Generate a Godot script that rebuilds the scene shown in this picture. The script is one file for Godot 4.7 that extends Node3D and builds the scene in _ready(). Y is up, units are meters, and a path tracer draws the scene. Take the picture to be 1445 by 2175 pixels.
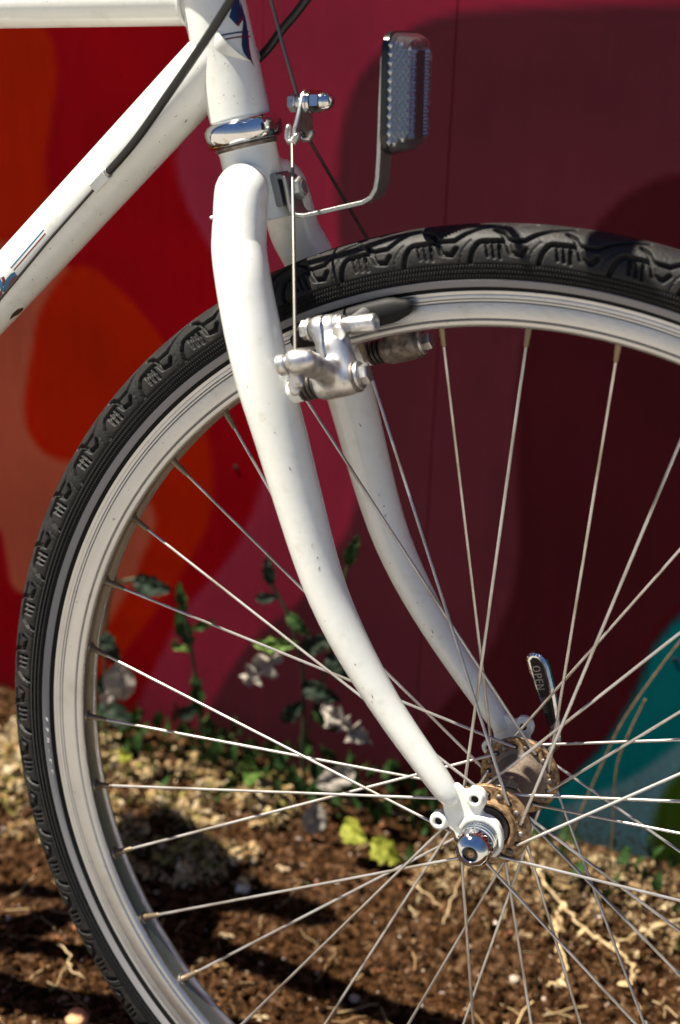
extends Node3D
# A white bicycle's front wheel and fork in front of a spray-painted mural wall, on dry mossy ground.
# The bicycle is laid out in millimetres in its own frame (front hub at the origin, x forward, y up, z towards the viewer), then leant over as one object.

const BASE := Vector3(0.0, -350.0, -2.25)   # where the front tyre stands, in bicycle millimetres
const LEAN := -7.384                        # degrees

class MB:
	var p := PackedVector3Array()
	var n := PackedVector3Array()
	var c := PackedColorArray()
	var idx := PackedInt32Array()
	var tint := Color(1, 1, 1)
	func tri(a: Vector3, b: Vector3, d: Vector3) -> void:
		var m := (d - a).cross(b - a).normalized()
		var k := p.size()
		p.append_array([a, b, d]); n.append_array([m, m, m]); c.append_array([tint, tint, tint])
		idx.append_array([k, k + 1, k + 2])
	func quad(a: Vector3, b: Vector3, d: Vector3, e: Vector3) -> void:
		tri(a, b, d); tri(a, d, e)
	func grid(rows: Array, cu: bool = false, cv: bool = false) -> void:
		var nr: int = rows.size()
		var nc: int = rows[0].size()
		var k := p.size()
		var acc := PackedVector3Array(); acc.resize(nr * nc)
		var pos := PackedVector3Array()
		for r in rows: pos.append_array(r)
		var ri := nr if cu else nr - 1
		var ci := nc if cv else nc - 1
		for i in ri:
			var i2 := (i + 1) % nr
			for j in ci:
				var j2 := (j + 1) % nc
				var a := i * nc + j
				var b := i * nc + j2
				var d := i2 * nc + j2
				var e := i2 * nc + j
				var m := (pos[d] - pos[a]).cross(pos[b] - pos[e])
				acc[a] += m; acc[b] += m; acc[d] += m; acc[e] += m
				idx.append_array([k + a, k + b, k + d, k + a, k + d, k + e])
		for q in acc.size():
			var v := acc[q]
			acc[q] = v.normalized() if v.length_squared() > 1e-20 else Vector3.UP
			c.append(tint)
		p.append_array(pos); n.append_array(acc)
	func ring(o: Vector3, a: Vector3, b: Vector3, seg: int) -> PackedVector3Array:
		var r := PackedVector3Array()
		for j in seg:
			var t := TAU * j / seg
			r.append(o + a * cos(t) + b * sin(t))
		return r
	func lathe(o: Vector3, axis: Vector3, prof: Array, seg: int = 32, crease: float = 34.0) -> void:
		var ax := axis.normalized()
		var e1 := ax.cross(Vector3(0.3, 0.1, 0.9) if absf(ax.z) < 0.8 else Vector3(0, 1, 0)).normalized()
		var e2 := ax.cross(e1)
		var part: Array = []
		for i in prof.size():
			var q: Vector2 = prof[i]
			var r := maxf(q.x, 0.001)
			part.append(ring(o + ax * q.y, e1 * r, e2 * r, seg))
			if i > 0 and i < prof.size() - 1:
				var d0: Vector2 = prof[i] - prof[i - 1]
				var d1: Vector2 = prof[i + 1] - prof[i]
				if absf(rad_to_deg(d0.angle_to(d1))) > crease:
					grid(part, false, true)
					part = [ring(o + ax * q.y, e1 * r, e2 * r, seg)]
		grid(part, false, true)
	func tube(path: Array, rad, seg: int = 16, cap0: int = 1, cap1: int = 1, flat: Vector3 = Vector3.ZERO, squash: float = 1.0) -> void:
		# rad: one radius or one per point; cap: 0 open, 1 flat, 2 domed; with flat, the section is squashed along that direction
		var t0: Vector3 = (path[1] - path[0]).normalized()
		var e1 := t0.cross(Vector3(0.31, 0.2, 0.93) if absf(t0.z) < 0.9 else Vector3(0, 1, 0)).normalized()
		if flat != Vector3.ZERO: e1 = (flat - t0 * flat.dot(t0)).normalized()
		var rows: Array = []
		var np := path.size()
		for i in np:
			var t: Vector3 = (path[mini(i + 1, np - 1)] - path[maxi(i - 1, 0)]).normalized()
			e1 = (e1 - t * e1.dot(t)).normalized()
			var e2 := t.cross(e1)
			var r: float = rad[i] if rad is Array else rad
			if i == 0 and cap0 == 2:
				for k in 4:
					var a := PI / 2 * k / 4
					rows.append(ring(path[0] - t * r * cos(a), e1 * r * squash * maxf(sin(a), 0.002), e2 * r * maxf(sin(a), 0.002), seg))
			rows.append(ring(path[i], e1 * r * squash, e2 * r, seg))
			if i == np - 1 and cap1 == 2:
				for k in range(3, -1, -1):
					var a := PI / 2 * k / 4
					rows.append(ring(path[i] + t * r * cos(a), e1 * r * squash * maxf(sin(a), 0.002), e2 * r * maxf(sin(a), 0.002), seg))
		grid(rows, false, true)
		if cap0 == 1: grid([ring(path[0], Vector3.ZERO, Vector3.ZERO, seg), rows[0]], false, true)
		if cap1 == 1: grid([rows[-1], ring(path[np - 1], Vector3.ZERO, Vector3.ZERO, seg)], false, true)
	func plate(poly: Array, o: Vector3, ux: Vector3, uy: Vector3, t: float, bevel: float, flat: bool = false) -> void:
		var w := ux.cross(uy).normalized()
		var m := poly.size()
		var pp := PackedVector2Array(poly)
		if Geometry2D.is_polygon_clockwise(pp): pp.reverse()
		var ins := PackedVector2Array()
		for i in m:
			var a := pp[(i + m - 1) % m]; var b := pp[i]; var d := pp[(i + 1) % m]
			var n1 := (b - a).normalized().orthogonal(); var n2 := (d - b).normalized().orthogonal()
			var s := n1 + n2
			if s.length() < 0.2: s = n1
			s = s / maxf(s.length_squared() / 2.0, 0.4)
			ins.append(b - s * bevel * -1.0 if false else b + _inward(pp, b, s) * bevel)
		var lv := [[ins, t / 2], [pp, t / 2 - bevel], [pp, bevel - t / 2], [ins, -t / 2]]
		var rows: Array = []
		for l in lv:
			var r := PackedVector3Array()
			for q in l[0]: r.append(o + ux * q.x + uy * q.y + w * l[1])
			rows.append(r)
		for k in 3:
			if flat:
				for j in m:
					var j2 := (j + 1) % m
					quad(rows[k][j], rows[k][j2], rows[k + 1][j2], rows[k + 1][j])
			else: grid([rows[k], rows[k + 1]], false, true)
		var ix := Geometry2D.triangulate_polygon(pp)
		for k in range(0, ix.size(), 3):
			tri(rows[0][ix[k]], rows[0][ix[k + 1]], rows[0][ix[k + 2]])
			tri(rows[3][ix[k]], rows[3][ix[k + 2]], rows[3][ix[k + 1]])
	func _inward(_pp: PackedVector2Array, _b: Vector2, s: Vector2) -> Vector2:
		return -s   # counter-clockwise outline: orthogonal() of an edge points outwards
	func box(o: Vector3, ux: Vector3, uy: Vector3, hx: float, hy: float, hz: float, bevel: float) -> void:
		plate([Vector2(-hx, -hy), Vector2(hx, -hy), Vector2(hx, hy), Vector2(-hx, hy)], o, ux, uy, hz * 2, bevel, true)
	func hexnut(o: Vector3, axis: Vector3, r: float, h: float, bevel: float = 0.6, turn: float = 0.0) -> void:
		var ax := axis.normalized()
		var e1 := ax.cross(Vector3(0.2, 0.9, 0.1) if absf(ax.y) < 0.8 else Vector3(1, 0, 0)).normalized()
		var e2 := ax.cross(e1)
		var q: Array = []
		for k in 6: q.append(Vector2(cos(TAU * k / 6 + turn), sin(TAU * k / 6 + turn)) * r)
		plate(q, o, e1, e2, h, bevel, true)
	func sdf(caps: Array, k: float, cell: float) -> void:
		# caps: [a, b, radius at a, radius at b]; smooth union meshed by surface nets
		var lo := Vector3(1e9, 1e9, 1e9); var hi := -lo
		for q in caps:
			for e in 2:
				var r: float = q[2 + e] + cell * 2.5
				lo = lo.min(q[e] - Vector3(r, r, r)); hi = hi.max(q[e] + Vector3(r, r, r))
		var d := Vector3i(((hi - lo) / cell).ceil()) + Vector3i.ONE
		var f := PackedFloat32Array(); f.resize(d.x * d.y * d.z)
		for x in d.x:
			for y in d.y:
				for z in d.z:
					f[(x * d.y + y) * d.z + z] = _field(caps, k, lo + Vector3(x, y, z) * cell)
		var at := PackedInt32Array(); at.resize(f.size()); at.fill(-1)
		for x in d.x - 1:
			for y in d.y - 1:
				for z in d.z - 1:
					var s := Vector3.ZERO; var cnt := 0
					var v: Array = []
					var neg := 0
					for e in 8:
						var g := f[((x + (e & 1)) * d.y + y + ((e >> 1) & 1)) * d.z + z + (e >> 2)]
						v.append(g)
						if g < 0: neg += 1
					if neg == 0 or neg == 8: continue
					for e in 8:
						for b in [1, 2, 4]:
							if e & b: continue
							if (v[e] < 0) == (v[e | b] < 0): continue
							var t: float = v[e] / (v[e] - v[e | b])
							var q := Vector3(e & 1, (e >> 1) & 1, e >> 2)
							q += Vector3(1 if b == 1 else 0, 1 if b == 2 else 0, 1 if b == 4 else 0) * t
							s += q; cnt += 1
					var w := lo + (Vector3(x, y, z) + s / cnt) * cell
					at[(x * d.y + y) * d.z + z] = p.size()
					var h := cell * 0.5
					var gr := Vector3(_field(caps, k, w + Vector3(h, 0, 0)) - _field(caps, k, w - Vector3(h, 0, 0)), _field(caps, k, w + Vector3(0, h, 0)) - _field(caps, k, w - Vector3(0, h, 0)), _field(caps, k, w + Vector3(0, 0, h)) - _field(caps, k, w - Vector3(0, 0, h)))
					p.append(w); n.append(gr.normalized()); c.append(tint)
		var st := [d.y * d.z, d.z, 1]
		for x in range(1, d.x - 1):
			for y in range(1, d.y - 1):
				for z in range(1, d.z - 1):
					var i := (x * d.y + y) * d.z + z
					for a in 3:
						var j: int = i + st[a]
						if (f[i] < 0) == (f[j] < 0): continue
						var u: int = st[(a + 1) % 3]; var w: int = st[(a + 2) % 3]
						var q := [at[i], at[i - u], at[i - u - w], at[i - w]]
						if f[i] < 0: idx.append_array([q[0], q[2], q[1], q[0], q[3], q[2]])
						else: idx.append_array([q[0], q[1], q[2], q[0], q[2], q[3]])
	func _field(caps: Array, k: float, w: Vector3) -> float:
		var s := 0.0
		for q in caps:
			var ab: Vector3 = q[1] - q[0]
			var t := clampf((w - q[0]).dot(ab) / maxf(ab.length_squared(), 1e-6), 0, 1)
			var dd: float = (w - q[0] - ab * t).length() - lerpf(q[2], q[3], t)
			s += exp(-clampf(dd / k, -30, 30))
		return -k * log(maxf(s, 1e-13))
	func mesh(o: Vector3, scl: float) -> ArrayMesh:
		var arr: Array = []; arr.resize(Mesh.ARRAY_MAX)
		var q := PackedVector3Array(); q.resize(p.size())
		for i in p.size(): q[i] = (p[i] - o) * scl
		arr[Mesh.ARRAY_VERTEX] = q; arr[Mesh.ARRAY_NORMAL] = n; arr[Mesh.ARRAY_INDEX] = idx; arr[Mesh.ARRAY_COLOR] = c
		var m := ArrayMesh.new()
		m.add_surface_from_arrays(Mesh.PRIMITIVE_TRIANGLES, arr)
		return m

# ---------------------------------------------------------------- small helpers
var M := {}
var bike: Node3D
var taken := {}
var rng := RandomNumberGenerator.new()

func numbered(called: String) -> String:
	if not taken.has(called):
		taken[called] = 0
		return called
	taken[called] += 1
	return "%s_%03d" % [called, taken[called]]

func tag(o: Node, label: String, category: String, group := "") -> Node:
	o.set_meta("label", label); o.set_meta("category", category)
	if group: o.set_meta("group", group)
	return o

func put(called: String, mesh: Mesh, m: Material, parent: Node = self) -> MeshInstance3D:
	var o := MeshInstance3D.new()
	o.name = numbered(called if parent == self else "%d/%s" % [parent.get_instance_id(), called]).get_slice("/", 0 if parent == self else 1)
	o.mesh = mesh; o.material_override = m
	o.cast_shadow = GeometryInstance3D.SHADOW_CASTING_SETTING_ON
	parent.add_child(o, true)
	return o

func bp(called: String, mb: MB, m: Material, parent: Node = null) -> MeshInstance3D:   # a piece of the bicycle
	return put(called, mb.mesh(BASE, 0.001), m, parent if parent else bike)

func wp(called: String, mb: MB, m: Material, parent: Node = self) -> MeshInstance3D:   # a piece in world millimetres
	return put(called, mb.mesh(Vector3.ZERO, 0.001), m, parent)

func V(x: float, y: float, z: float) -> Vector3: return Vector3(x, y, z)

func lin(r: float, g: float, b: float) -> Color: return Color(r, g, b).linear_to_srgb()

func noise(sd: int, freq: float, oct: int = 4, kind := FastNoiseLite.TYPE_SIMPLEX_SMOOTH) -> FastNoiseLite:
	var f := FastNoiseLite.new()
	f.seed = sd; f.noise_type = kind; f.frequency = freq; f.fractal_octaves = oct
	return f

func gray(sd: int, freq: float, oct: int, size: int, kind := FastNoiseLite.TYPE_SIMPLEX_SMOOTH) -> Image:
	var im := noise(sd, freq, oct, kind).get_seamless_image(size, size)
	im.convert(Image.FORMAT_L8)
	return im

func ramp(im: Image, offs: Array, cols: Array, other: Image = null, thr := 1.0, spot := Color.BLACK) -> ImageTexture:
	# colours (linear) along a grey picture; where the second picture passes thr, the spot colour
	var g := Gradient.new()
	g.offsets = PackedFloat32Array(offs); g.colors = PackedColorArray(cols)
	var lut := PackedByteArray()
	for k in 256:
		var q := g.sample(k / 255.0).linear_to_srgb()
		lut.append_array([int(q.r * 255), int(q.g * 255), int(q.b * 255)])
	var s := spot.linear_to_srgb()
	var a := im.get_data()
	var b := other.get_data() if other else PackedByteArray()
	var out := PackedByteArray(); out.resize(a.size() * 3)
	var tb := int(thr * 255)
	for i in a.size():
		var k := a[i] * 3
		if other and b[i] > tb:
			out[i * 3] = int(s.r * 255); out[i * 3 + 1] = int(s.g * 255); out[i * 3 + 2] = int(s.b * 255)
		else:
			out[i * 3] = lut[k]; out[i * 3 + 1] = lut[k + 1]; out[i * 3 + 2] = lut[k + 2]
	return ImageTexture.create_from_image(Image.create_from_data(im.get_width(), im.get_height(), false, Image.FORMAT_RGB8, out))

func mat(col: Color, rough: float, metal := 0.0) -> StandardMaterial3D:
	var m := StandardMaterial3D.new()
	m.albedo_color = col; m.roughness = rough; m.metallic = metal
	return m

func tri_tex(m: StandardMaterial3D, tex: Texture2D, tiles: float, world := false) -> StandardMaterial3D:
	m.albedo_color = Color.WHITE
	m.albedo_texture = tex
	m.uv1_triplanar = true; m.uv1_world_triplanar = world
	m.uv1_scale = Vector3(tiles, tiles, tiles)
	return m

func relief(m: StandardMaterial3D, im: Image, cm: float, tiles := 0.0) -> StandardMaterial3D:
	m.heightmap_enabled = true
	m.heightmap_texture = ImageTexture.create_from_image(im)
	m.heightmap_scale = cm
	if tiles > 0:
		m.uv1_triplanar = true
		m.uv1_scale = Vector3(tiles, tiles, tiles)
	return m

func make_materials() -> void:
	var n1 := gray(3, 0.012, 5, 512)
	var fine := gray(5, 0.09, 3, 512)
	var cell := gray(9, 0.03, 2, 512, FastNoiseLite.TYPE_SIMPLEX)
	var white := mat(Color.WHITE, 0.3)
	tri_tex(white, ramp(n1, [0.0, 0.24, 0.38, 1.0], [Color(.62, .625, .54), Color(.73, .75, .69), Color(.765, .785, .735), Color(.78, .80, .755)], gray(21, 0.05, 4, 512), 0.9, Color(.36, .32, .23)), 9.0)
	white.clearcoat_enabled = true; white.clearcoat = 0.6; white.clearcoat_roughness = 0.12
	relief(white, cell, 0.004)
	M.white = white
	var chrome := mat(Color(.86, .87, .89), 0.07, 1.0)
	tri_tex(chrome, ramp(n1, [0.0, 0.25, 0.35, 1.0], [Color(.3, .24, .18), Color(.6, .58, .55), Color(.72, .73, .75), Color(.74, .75, .77)]), 14.0)
	M.chrome = chrome
	var alu := mat(Color.WHITE, 0.34, 0.95)
	tri_tex(alu, ramp(gray(31, 0.012, 4, 512), [0.0, 0.3, 1.0], [Color(.44, .44, .43), Color(.51, .518, .522), Color(.55, .56, .568)], gray(33, 0.06, 3, 512), 0.9, Color(.28, .26, .23)), 5.0)
	relief(alu, fine, 0.006)
	M.alu = alu
	var forged := mat(Color(.74, .745, .75), 0.4, 0.95)
	tri_tex(forged, ramp(n1, [0.0, 0.3, 0.45, 1.0], [Color(.2, .17, .14), Color(.42, .4, .37), Color(.6, .6, .6), Color(.66, .66, .665)]), 22.0)
	M.forged = forged
	var tarn := mat(Color.WHITE, 0.5, 0.7)
	tri_tex(tarn, ramp(gray(35, 0.02, 6, 512), [0.0, 0.4, 0.65, 1.0], [Color(.06, .048, .04), Color(.13, .108, .092), Color(.24, .205, .18), Color(.34, .30, .27)]), 16.0)
	M.tarnish = tarn
	var spoke := mat(Color.WHITE, 0.36, 0.85)
	tri_tex(spoke, ramp(n1, [0.0, 0.3, 0.6, 1.0], [Color(.30, .25, .19), Color(.46, .43, .38), Color(.62, .605, .58), Color(.68, .67, .66)]), 5.0)
	M.spoke = spoke
	var rust := mat(Color.WHITE, 0.62, 0.35)
	tri_tex(rust, ramp(cell, [0.0, 0.3, 0.55, 1.0], [Color(.07, .038, .02), Color(.19, .11, .052), Color(.31, .195, .10), Color(.42, .29, .165)]), 14.0)
	relief(rust, fine, 0.02)
	M.rust = rust
	var shell := mat(Color.WHITE, 0.6, 0.3)
	tri_tex(shell, ramp(fine, [0.0, 0.45, 1.0], [Color(.10, .075, .055), Color(.18, .138, .105), Color(.25, .198, .155)]), 10.0)
	relief(shell, fine, 0.02)
	M.shell = shell
	M.brass = mat(Color(.52, .46, .37), 0.42, 0.7)
	M.spring = mat(lin(.045, .038, .032), 0.42, 0.4)
	M.steel = mat(Color(.62, .62, .61), 0.35, 0.9)
	M.zinc = relief(mat(Color(.60, .61, .60), 0.42, 0.85), fine, 0.02, 40.0)
	M.black = mat(lin(.012, .012, .012), 0.38)
	M.pad = relief(mat(lin(.014, .0135, .0135), 0.55), fine, 0.01, 30.0)
	M.pad.metallic_specular = 0.3
	M.hole = mat(lin(.006, .005, .004), 0.9)
	var rub := mat(Color.WHITE, 0.55)
	tri_tex(rub, ramp(gray(41, 0.015, 5, 512), [0.0, 0.5, 0.68, 1.0], [Color(.010, .010, .0105), Color(.014, .0138, .0138), Color(.02, .0185, .017), Color(.036, .031, .027)]), 8.0)
	relief(rub, fine, 0.02)
	rub.metallic_specular = 0.34
	M.rubber = rub
	M.knob = mat(lin(.017, .017, .0175), 0.28)
	M.side = relief(mat(lin(.007, .007, .0075), 0.5), fine, 0.012, 12.0)
	M.band = relief(mat(lin(.25, .245, .25), 0.42), fine, 0.008, 20.0)
	M.side.metallic_specular = 0.25; M.band.metallic_specular = 0.3
	M.letter = mat(lin(.42, .42, .43), 0.5)
	M.wire = mat(lin(.035, .03, .027), 0.45, 0.3)
	M.cable = mat(Color(.46, .45, .43), 0.42, 0.85)
	M.blue = mat(lin(.004, .028, .085), 0.3)
	M.azure = mat(lin(.005, .13, .28), 0.3)
	M.red = mat(lin(.16, .008, .018), 0.3)
	M.chip = relief(mat(lin(.045, .032, .02), 0.8), fine, 0.05, 40.0)
	M.mark = mat(lin(.30, .26, .2), 0.6)
	var lens := mat(Color(.66, .68, .70), 0.1, 0.9)
	lens.clearcoat_enabled = true; lens.clearcoat = 1.0; lens.clearcoat_roughness = 0.02
	M.prism = lens
	M.lens_back = mat(lin(.16, .165, .175), 0.1, 0.75)
	M.prism_dark = mat(lin(.006, .003, .0035), 0.2, 0.0)
	var clear := mat(Color(.9, .92, .95, 0.035), 0.02)
	clear.transparency = BaseMaterial3D.TRANSPARENCY_ALPHA
	M.clear = clear
	M.blackpl = mat(lin(.008, .008, .009), 0.22)

# ---------------------------------------------------------------- the bicycle
const HA := Vector3(-202.2, 381.1, 0)
const HU := Vector3(-0.318, 0.948, 0)
const DA := Vector3(-288.5, 347.2, 0)
const DU := Vector3(0.6801, 0.7331, 0)

func on_tube(a: Vector3, u: Vector3, r: float, s: float, deg: float) -> Vector3:
	var e1 := Vector3(u.y, -u.x, 0)
	return a + u * s + (Vector3(0, 0, 1) * cos(deg_to_rad(deg)) + e1 * sin(deg_to_rad(deg))) * r

func decal(called: String, q: Array, a: Vector3, u: Vector3, r: float, m: Material, parent: Node) -> void:
	# a thin print that follows a round tube; q: (along the tube, degrees round it)
	var pts := PackedVector2Array()
	for k in q.size():
		var v0: Vector2 = q[k]; var v1: Vector2 = q[(k + 1) % q.size()]
		var steps := maxi(1, int(absf(v1.y - v0.y) / 8.0))
		for s in steps: pts.append(v0.lerp(v1, float(s) / steps))
	var mb := MB.new()
	var lo := 1e9; var hi := -1e9
	for v in pts: lo = minf(lo, v.y); hi = maxf(hi, v.y)
	var n := maxi(1, int(ceil((hi - lo) / 7.0)))
	for k in n:   # strips round the tube, so that the print bends with it
		var y0 := lo + (hi - lo) * k / n; var y1 := lo + (hi - lo) * (k + 1) / n
		for piece in Geometry2D.intersect_polygons(pts, PackedVector2Array([Vector2(-500, y0), Vector2(500, y0), Vector2(500, y1), Vector2(-500, y1)])):
			var ix := Geometry2D.triangulate_polygon(piece)
			for t in range(0, ix.size(), 3):
				mb.tri(on_tube(a, u, r, piece[ix[t]].x, piece[ix[t]].y), on_tube(a, u, r, piece[ix[t + 1]].x, piece[ix[t + 1]].y), on_tube(a, u, r, piece[ix[t + 2]].x, piece[ix[t + 2]].y))
	if mb.p.size() > 0: bp(called, mb, m, parent)

func stroke(pts: Array, w: float) -> Array:   # an outline round a line of (s, degrees) points, w in mm on an 18 mm tube
	var l: Array = []; var r: Array = []
	for i in pts.size():
		var d: Vector2 = pts[mini(i + 1, pts.size() - 1)] - pts[maxi(i - 1, 0)]
		d = Vector2(d.x, d.y * 0.314).normalized()
		var o := Vector2(-d.y, d.x) * w / 2
		o.y /= 0.314
		l.append(pts[i] + o); r.push_front(pts[i] - o)
	return l + r

const PERIOD := 6.6667
var seg_list: Array = []
func groove(pts: Array, w: float, depth: float) -> void:
	for i in pts.size() - 1: seg_list.append([pts[i], pts[i + 1], w, depth])

func tread_height(u: float, s: float) -> float:
	var h := 0.55 * (1.0 - smoothstep(28.6, 29.6, s))
	if s > 30.0: h = 0.0
	var cut := 0.0
	for g in seg_list:
		for sh in [-38.9, 0.0, 38.9]:
			var q := Vector2(u + sh, s)
			var a: Vector2 = g[0]; var ab: Vector2 = g[1] - g[0]
			if q.x < minf(a.x, g[1].x) - 2.5 or q.x > maxf(a.x, g[1].x) + 2.5: continue
			var t := clampf((q - a).dot(ab) / ab.length_squared(), 0, 1)
			var d := (q - a - ab * t).length()
			cut = maxf(cut, g[3] * (1.0 - smoothstep(g[2] * 0.36, g[2] * 0.66, d)))
	return h - cut

func make_tyre(parent: Node, centre: Vector3, fine: bool) -> void:
	seg_list = []
	groove([V2(0, 28.5), V2(1.6, 22.5), V2(4, 18.6), V2(6, 17.4), V2(18, 17.0), V2(20.5, 18.2), V2(22.5, 23.5), V2(28.5, 24.6), V2(31, 21.2)], 2.3, 2.6)
	groove([V2(12.5, 9.5), V2(17, 12), V2(19, 15.2), V2(21.3, 16.8), V2(30, 16.6), V2(35.5, 12.2), V2(42.5, 8.2), V2(54, 4.6)], 2.2, 2.6)
	for k in 3: groove([V2(9.0 + k * 3.6, 18.4 + k * 0.6), V2(10.2 + k * 3.6, 25.4 + k * 0.5)], 1.7, 2.2)
	groove([V2(33, 28.8), V2(34.5, 22), V2(38.9, 16.5)], 0.8, 0.7)
	groove([V2(24, 5), V2(33, 1.5)], 1.0, 1.0)
	groove([V2(-6, 3), V2(3, -1)], 1.0, 1.0)
	var cols := 64 if fine else 4
	var ss: Array = []
	if fine:
		var s := -12.0
		while s < 30.6: ss.append(s); s += 0.52
		for q in [31.5, 33.0, 35.0, 37.0, 39.0, 41.0, 43.4]: ss.append(q)
		ss.push_front(-17.0); ss.push_front(-22.0); ss.push_front(-28.0); ss.push_front(-34.0); ss.push_front(-43.4)
	else:
		for k in 19: ss.append(-43.4 + 86.8 * k / 18)
	var total := cols * 54
	var cs := PackedFloat32Array(); var sn := PackedFloat32Array()
	for j in total:
		var th := deg_to_rad(130.18 + PERIOD * (13.5 / 38.9) - 360.0 * j / total)
		cs.append(cos(th)); sn.append(sin(th))
	var wob := noise(77, 0.35, 2)
	var rows: Array = []
	for s in ss:
		var hs := PackedFloat32Array()
		for j in cols: hs.append(tread_height(38.9 * j / cols, s) if fine and s > -13.0 else 0.0)
		var a: float = s / 17.5
		var ca := cos(a); var sa := sin(a)
		var row := PackedVector3Array(); row.resize(total)
		for j in total:
			var r := 17.5 + hs[j % cols] + 0.06 * wob.get_noise_2d(j * 0.75, s)
			var rad := 332.5 + r * ca
			row[j] = Vector3(centre.x + rad * cs[j], centre.y + rad * sn[j], centre.z + r * sa)
		rows.append(row)
	var mb := MB.new()
	mb.grid(rows, false, true)
	var tyre := bp("tyre", mb, M.rubber, parent)
	if not fine: return
	# the black sidewall, the rows of small knobs, the grey reflecting band, the raised size
	mb = MB.new()
	mb.lathe(Vector3.ZERO, V(0, 0, 1), [Vector2(330.6, 17.45), Vector2(327, 17.5), Vector2(323, 16.6), Vector2(316.4, 13.9), Vector2(313.4, 11.2)], 360, 60)
	bp("sidewall", mb, M.side, tyre)
	mb = MB.new()
	mb.lathe(Vector3.ZERO, V(0, 0, 1), [Vector2(321.8, 16.5), Vector2(321.4, 16.85), Vector2(319.2, 15.95), Vector2(317.6, 15.15), Vector2(317.4, 14.6)], 360, 60)
	bp("reflecting_band", mb, M.band, tyre)
	mb = MB.new()
	for k in 3:
		var r0: float = [329.2, 326.6, 324.2][k]
		var z0: float = [17.4, 17.35, 16.9][k]
		for j in 1150:
			var th := TAU * (j + 0.5 * (k % 2)) / 1150.0
			var er := Vector3(cos(th), sin(th), 0); var et := Vector3(-sin(th), cos(th), 0)
			var o := er * r0 + V(0, 0, z0)
			var b := [o - er * 0.9 - et * 0.62, o + er * 0.9 - et * 0.62, o + er * 0.9 + et * 0.62, o - er * 0.9 + et * 0.62]
			var tp: Array = []
			for q in b: tp.append(o + (q - o) * 0.5 + V(0, 0, 1.1))
			for e in 4: mb.quad(b[e], b[(e + 1) % 4], tp[(e + 1) % 4], tp[e])
			mb.quad(tp[0], tp[1], tp[2], tp[3])
	var kn := bp("sidewall_knobs", mb, M.knob, tyre)
	kn.set_meta("kind", "stuff")
	var word := "35-622"
	for k in word.length():
		var tm := TextMesh.new()
		var f := SystemFont.new(); f.font_names = PackedStringArray(["Droid Sans"])
		tm.font = f; tm.text = word[k]; tm.font_size = 16; tm.pixel_size = 0.00040; tm.depth = 0.0003
		var o := MeshInstance3D.new()
		o.name = "raised_character" if k == 0 else "raised_character_%03d" % k; o.mesh = tm; o.material_override = M.letter
		var th := deg_to_rad(190.9 - k * 1.42)
		var er := Vector3(cos(th), sin(th), 0); var et := Vector3(sin(th), -cos(th), 0)
		var nz := (V(0, 0, 1) * 0.93 + er * 0.37).normalized()
		var up := (er * 0.93 - V(0, 0, 1) * 0.37).normalized()
		var right := up.cross(nz)
		o.basis = Basis(right, up, nz)
		o.position = (er * 319.3 + V(0, 0, 16.15) - BASE) * 0.001
		tyre.add_child(o, true)

func V2(x: float, y: float) -> Vector2: return Vector2(x, y)

func make_rim(parent: Node, centre: Vector3) -> MeshInstance3D:
	var h := [V2(316.2, 10.2), V2(316.6, 11.6), V2(316.0, 12.5), V2(314.6, 12.7), V2(313.2, 12.3), V2(312.9, 12.0), V2(312.5, 12.25), V2(310.9, 12.1), V2(310.5, 11.3), V2(310.0, 12.05), V2(309.2, 12.0), V2(308.7, 11.0), V2(308.2, 11.95), V2(306.0, 12.15), V2(302.5, 12.2), V2(300.0, 12.0), V2(299.2, 11.7), V2(298.6, 10.2), V2(297.9, 11.35), V2(296.4, 11.1), V2(295.0, 10.2), V2(294.2, 8.9), V2(294.1, 7.6), V2(295.0, 6.6), V2(296.0, 4.5), V2(296.3, 0.0)]
	var prof: Array = h.duplicate()
	for k in range(h.size() - 2, -1, -1): prof.append(V2(h[k].x, -h[k].y))
	var mb := MB.new()
	mb.lathe(centre, V(0, 0, 1), prof, 360, 50)
	return bp("rim", mb, M.alu, parent)

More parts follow.
